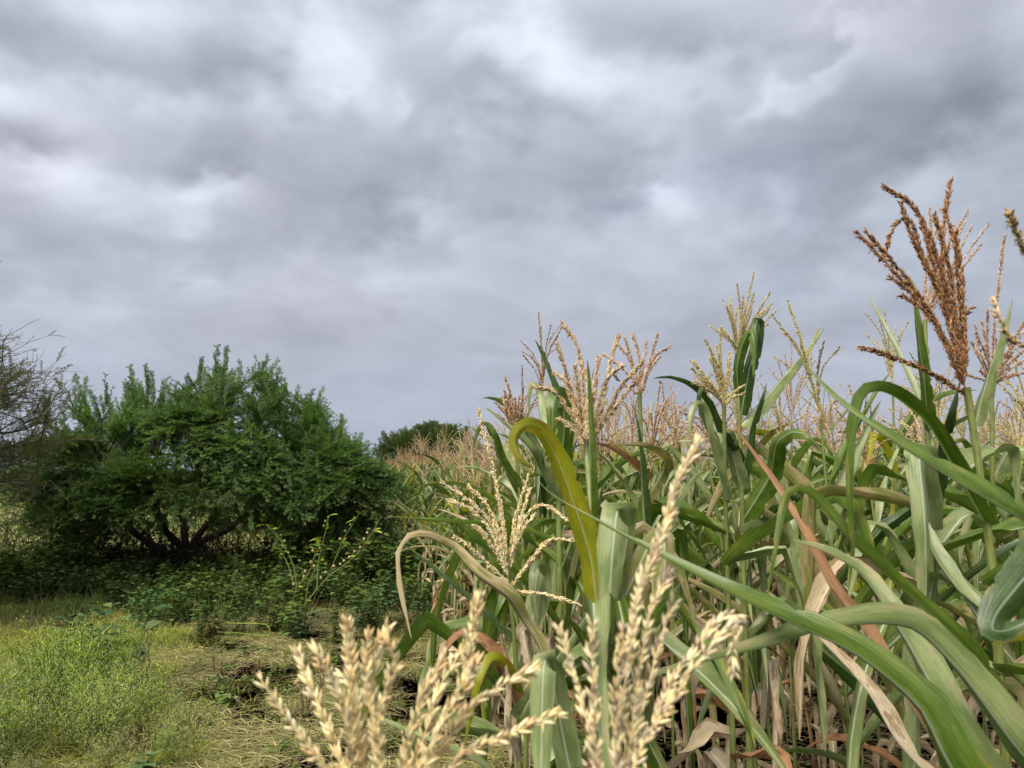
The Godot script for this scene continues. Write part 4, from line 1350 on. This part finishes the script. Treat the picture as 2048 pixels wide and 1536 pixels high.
func put_sprig(xs: Array, where: Vector3, dir: Vector3, size: float) -> void:
	var z := Vector3.UP + rdir() * .35
	z -= dir * z.dot(dir)
	if z.length() < .3:
		z = dir.cross(rdir())
	z = z.normalized()
	xs.append(Transform3D(Basis(dir.cross(z), dir, z).scaled_local(Vector3.ONE * size), where))

func brush(where: Vector3, rx: float, rz: float, count: int, label: String, h: float) -> void:
	var o := thing("dead_brush", label, "brush", "", where)
	var s := Shape.new()
	for k in count:
		var p := where + Vector3(rf(-rx, rx), rf(0, .3), rf(-rz, rz))
		var dir := (rdir() + Vector3.UP * rf(.2, .9)).normalized()
		var pts := PackedVector3Array([p])
		var l := rf(.4, 1.0)
		for j in 6:
			p += dir * l / 6.0
			dir = (dir + rdir() * .45 + Vector3(0, .04 if p.y < h * 1.6 else -.4, 0)).normalized()
			p.y = maxf(p.y, .02)
			pts.append(p)
			if j > 0:
				var e := p + (dir + rdir() * .9).normalized() * rf(.1, .3)
				s.tube(PackedVector3Array([p, (p + e) * .5 + rdir() * .02, e]), PackedFloat32Array([.004, .003, .001]), 3, vary(Color(.07, .055, .04), .3))
		s.tube(pts, PackedFloat32Array([.008, .007, .006, .005, .004, .003, .002]), 3, vary(Color(.075, .06, .043), .35))
	part(o, "twigs", s, M.bark, "stuff")

func twig_tree(s: Shape, xs: Array, cs: Array, p: Vector3, dir: Vector3, l: float, r: float, level: int) -> void:
	var n := 7
	var pts := PackedVector3Array([p])
	var rad := PackedFloat32Array([r])
	var kids := []
	for j in n:
		p += dir * l / n
		dir = (dir + rdir() * .22 + Vector3(0, .03 if level < 3 else .01, 0)).normalized()
		pts.append(p)
		rad.append(lerpf(r, r * .45, float(j + 1) / n))
		if j > 0:
			kids.append([p, dir])
	s.tube(pts, rad, 4 if level < 3 else 3, vary(Color(.20, .17, .12), .3))
	if level >= 4:
		for k in kids:
			if rng.randf() < .13:
				put_sprig(xs, k[0], (k[1] + rdir() * .8).normalized(), rf(.4, .8))
				cs.append(vary(Color(1, 1, 1), .25, .1))
		return
	for k in kids:
		var m := 1 if level < 1 else (2 if rng.randf() < .35 else 1)
		for q in m:
			twig_tree(s, xs, cs, k[0], (k[1] * .75 + rdir() * .75 + Vector3.UP * .12).normalized(), l * rf(.42, .68), r * rf(.4, .55), level + 1)

func left_tree() -> void:
	rng.seed = 12
	var foot := Vector3(-6.8, 0, -7.5)
	var o := thing("sparse_thorn_tree", "sparse grey thorn tree with bare wiry branches reaching over the bush", "tree", "", foot)
	var trunk := Shape.new()
	trunk.tube(smooth(PackedVector3Array([foot + Vector3(0, -.05, 0), foot + Vector3(.08, .6, 0), foot + Vector3(.05, 1.5, .05)]), 6), PackedFloat32Array([.10, .095, .09, .085, .08, .075, .07]), 7, Color(.085, .07, .05))
	part(o, "trunk", trunk, M.bark)
	var xs := []
	var cs := []
	for k in 16:
		var a := TAU * k / 16.0
		var s := Shape.new()
		var d := Vector3(cos(a) * 1.0, rf(.1, .95), sin(a) * .8).normalized()
		twig_tree(s, xs, cs, foot + Vector3(.05, rf(.9, 1.5), .05), d, rf(1.2, 1.75), .034, 1)
		part(o, "branch", s, M.bark)
	for q in xs.size():
		xs[q].origin -= foot
	print("sparse tree sprigs ", xs.size())
	scatter("foliage", mesh_of(sprig(.26, 12, .03, [Color(.12, .145, .05), Color(.15, .165, .065), Color(.10, .125, .045)]), M.foliage), xs, cs, "", "", o)

func round_tree(label: String, foot: Vector3, wide: float, low: float, high: float, count: int, cols: Array) -> void:
	var o := thing("far_tree", label, "tree", "", foot)
	var s := Shape.new()
	var c := Vector3(0, (low + high) * .5, 0)
	for k in 4:
		var a := TAU * k / 4.0 + .4
		s.tube(smooth(PackedVector3Array([foot + Vector3(0, -.1, 0), foot + Vector3(cos(a) * .3, low * .7, sin(a) * .3), foot + c + Vector3(cos(a) * wide * .25, 0, sin(a) * wide * .25)]), 5), PackedFloat32Array([.16, .13, .11, .09, .07, .05]), 5, Color(.05, .042, .035))
	part(o, "trunk", s, M.bark)
	var xs := []
	var cs := []
	for k in count:
		var d := rdir()
		var r := pow(rng.randf(), .3)
		var lump2 := .9 + .2 * nz.get_noise_3d(d.x * 70.0, d.y * 70.0, d.z * 70.0 + foot.x)
		var p := c + Vector3(d.x * wide * .5, d.y * (high - low) * .5, d.z * wide * .5) * r * lump2
		put_sprig(xs, p, (d + Vector3.UP * .5 + rdir() * .5).normalized(), rf(1.0, 1.7))
		cs.append(vary(Color(1, 1, 1), .25, .08))
	scatter("crown", mesh_of(sprig(.36, 12, .09, cols), M.foliage), xs, cs, "", "", o)

func small_plants() -> void:
	rng.seed = 66
	# the tall weed with dry seed capsules
	var d := 7.6
	var foot := at(556, 1290, d)
	foot.y = 0.0
	var o := thing("capsule_weed", "tall leaning weed with round pale seed capsules along thin forked stems", "weed", "", foot)
	# points read from an enlargement: picture x = 480 + u / 4.8, y = 980 + w / 4.8
	var arms := [
		[[350, 1510], [600, 1130], [740, 950], [860, 820], [1080, 660], [1200, 520], [1290, 370], [1350, 260]], [[350, 1510], [470, 1290], [500, 1090], [545, 930]], [[545, 930], [510, 720], [410, 520], [320, 400], [250, 330]],
		[[740, 940], [750, 720], [790, 520], [830, 370], [850, 250]], [[855, 810], [920, 650], [1000, 460], [1070, 350], [1140, 230]], [[545, 930], [640, 830], [690, 720], [730, 580], [760, 470]], [[510, 890], [470, 740], [410, 610], [385, 560]], [[630, 1080], [660, 900], [720, 770], [760, 690]],
	]
	for k in arms.size():
		var p := PackedVector3Array()
		for e in arms[k]:
			p.append(at(480 + e[0] / 4.8, 980 + e[1] / 4.8, d + .12 * sin(k * 2.0) * (0.0 if k < 2 else 1.0)))
		if k < 2:
			p[0] = foot + Vector3(0, -.02, 0)
		var q := smooth(p, 10)
		var rad := PackedFloat32Array()
		for j in 11:
			rad.append(lerpf(.011 if k == 0 else .0075, .003, j / 10.0))
		var s := Shape.new()
		s.tube(q, rad, 5, vary(Color(.20, .24, .09), .1))
		part(o, "stem", s, M.weed)
		for j in 5:
			var lf := Shape.new()
			var b := q[rng.randi_range(5, 10)]
			oval(lf, b, Vector3(rf(-1, 1), rf(-.1, .5), rf(-.5, .5)).normalized(), rf(.07, .12), rf(.03, .055), vary(Color(.32, .35, .05), .25, .1))
			part(o, "leaf", lf, M.weed)
	for e in [[735, 480, 0], [765, 560, 0], [697, 580, 0], [680, 690, 0], [710, 730, 0], [625, 780, 0], [612, 830, 0], [515, 905, 0], [820, 790, 0], [778, 843, 0], [900, 730, 0], [963, 712, 0], [998, 680, 0], [1048, 645, 0], [1100, 590, 0], [1155, 550, 0], [1190, 470, 0], [1222, 410, 0], [960, 470, 0], [425, 490, 0], [770, 495, 0],
			[330, 375, 1], [393, 435, 1], [270, 345, 1], [395, 618, 1], [1238, 375, 1], [1010, 395, 1], [1060, 335, 1], [1085, 290, 1], [1100, 270, 1], [820, 300, 1], [840, 330, 1], [805, 345, 1], [850, 260, 1]]:
		var s := Shape.new()
		var c := at(480 + e[0] / 4.8, 980 + e[1] / 4.8, d - .01)
		var col := vary(Color(.52, .38, .20), .15, .05) if e[2] == 0 else vary(Color(.16, .26, .07), .15)
		s.tube(PackedVector3Array([c + Vector3(0, -.014, 0), c + Vector3(0, -.009, 0), c, c + Vector3(0, .009, 0), c + Vector3(0, .015, 0)]), PackedFloat32Array([.003, .011, .0145, .010, .002]), 7, col)
		part(o, "capsule", s, M.weed)
	# single weeds one can pick out
	var list := [
		["bright green leafy weed clump standing at the bush's shaded foot", 300, 1255, .55, 26, .06, [Color(.07, .17, .06), Color(.09, .20, .07)]],
		["round-leaved weed with large dark leaves beside the white flowering weed", 225, 1370, .62, 9, .12, [Color(.05, .10, .04), Color(.10, .14, .05)]],
		["upright weed with dark drooping leaves in the yellow grass", 170, 1330, .60, 9, .11, [Color(.06, .12, .04), Color(.11, .16, .06)]],
		["pale green leafy weed right of the capsule weed", 735, 1250, .5, 14, .07, [Color(.10, .19, .08), Color(.12, .22, .09)]],
		["small green seedling cluster on the straw", 455, 1385, .10, 7, .05, [Color(.16, .24, .06), Color(.2, .27, .08)]],
		["broad-leaved weed low at the bottom of the track", 300, 1530, .16, 7, .08, [Color(.10, .16, .06), Color(.13, .19, .07)]],
		["green weed under the bush trunk with lobed leaves", 250, 1185, .5, 16, .09, [Color(.05, .13, .05), Color(.07, .15, .06)]],
		["leafy weed at the track's far end by the first maize", 850, 1235, .45, 16, .08, [Color(.07, .15, .05), Color(.09, .18, .06)]],
		["low grey-green weed in front of the capsule weed", 600, 1265, .28, 12, .07, [Color(.08, .15, .06), Color(.11, .18, .08)]],
		["low green weed growing from dark soil beside the dry maize", 905, 1430, .14, 6, .06, [Color(.12, .2, .05), Color(.16, .24, .06)]],
	]
	for e in list:
		var dd: float = 1.6 * FOCAL / (e[2] - HORIZON)
		var f := at(e[1], e[2], dd)
		f.y = bumps(f.x, dd)
		var w := thing("leafy_weed", e[0], "weed", "leafy weeds by the track", f)
		var s := weed_shape(e[4], e[3], e[5], e[6], .75)
		var m := MeshInstance3D.new()
		m.name = "leaves"
		m.mesh = mesh_of(s, M.weed)
		m.set_meta("kind", "stuff")
		w.add_child(m)
	# dry brown stubs
	var stubs := [[270, 1490, 14, .24, "brown dry weed stump of many upright stems on the track"], [622, 1400, 9, .34, "reddish dry weed stalk standing between straw and capsule weed"], [330, 1470, 5, .2, "thin brown stubble stems beside the dry stump"], [390, 1440, 4, .22, "few bare brown stems standing in the cut straw"], [510, 1340, 6, .22, "brown stubble stems near the far end of the track"], [700, 1330, 6, .2, "dry brown stems standing behind the forked cream tassel"], [280, 1330, 3, .42, "slender pinkish seed stalk in the yellow grass"], [440, 1330, 4, .2, "short dry stems in the middle of the straw"]]
	for e in stubs:
		var dd: float = 1.6 * FOCAL / (e[1] - HORIZON)
		var f := at(e[0], e[1], dd)
		f.y = bumps(f.x, dd)
		var w := thing("dry_weed", e[4], "dry weed", "dry weed stems on the track", f)
		for k in e[2]:
			var s := Shape.new()
			var b := f + Vector3(rf(-.06, .06), -.02, rf(-.06, .06))
			var tip := b + Vector3(rf(-.06, .06), e[3] * rf(.6, 1.1), rf(-.06, .06))
			s.tube(PackedVector3Array([b, b.lerp(tip, .5) + Vector3(rf(-.01, .01), 0, 0), tip]), PackedFloat32Array([.004, .0035, .002]), 4, vary(Color(.14, .085, .05), .25))
			for j in 5:
				var c := b.lerp(tip, rf(.4, 1.0))
				s.spindle(c, (rdir() + Vector3.UP).normalized(), .022, .006, 3, false, vary(Color(.20, .12, .07), .3))
			part(w, "stem", s, M.straw)
	# a creeping tendril across the grass
	o = thing("creeping_vine", "thin yellow-green vine tendril bent back over the grass before the bush", "vine")
	var t := Shape.new()
	t.tube(smooth(trace([[455, 1246, 6.9], [520, 1248], [534, 1250], [541, 1266], [530, 1272], [490, 1267], [435, 1264]]), 24), PackedFloat32Array(range(25).map(func(k): return .0045)), 4, Color(.30, .36, .08))
	part(o, "stem", t, M.weed)
	for e in [[452, 1250], [440, 1256], [458, 1254]]:
		var lf := Shape.new()
		oval(lf, at(e[0], e[1], 6.9), Vector3(rf(-1, 1), .2, .5).normalized(), .07, .05, Color(.12, .20, .08))
		part(o, "leaf", lf, M.weed)

func _ready() -> void:
	rng.seed = 1
	nz.seed = 9
	nz.frequency = 0.02
	nz.fractal_octaves = 4
	var t0 := Time.get_ticks_msec()
	camera_and_light()
	print("sky ", Time.get_ticks_msec() - t0)
	materials()
	ground()
	print("ground ", Time.get_ticks_msec() - t0)
	bush()
	left_tree()
	rng.seed = 5
	round_tree("dark rounded tree far behind the maize field", at(862, 940, 42.0) * Vector3(1, 0, 1), 6.0, .8, 3.95, 2400, [Color(.10, .135, .055), Color(.12, .155, .065)])
	round_tree("low green shrub far across the meadow behind the bush", at(120, 940, 40.0) * Vector3(1, 0, 1), 9.0, .3, 3.2, 1200, [Color(.05, .09, .035), Color(.06, .10, .04)])
	round_tree("broad green tree at the far side of the meadow", at(560, 940, 55.0) * Vector3(1, 0, 1), 14.0, .3, 4.4, 1500, [Color(.045, .085, .035), Color(.06, .10, .04)])
	print("trees ", Time.get_ticks_msec() - t0)
	maize_field()
	print("maize ", Time.get_ticks_msec() - t0)
	near_maize()
	print("near ", Time.get_ticks_msec() - t0)
	undergrowth()
	small_plants()
	print("done ", Time.get_ticks_msec() - t0)
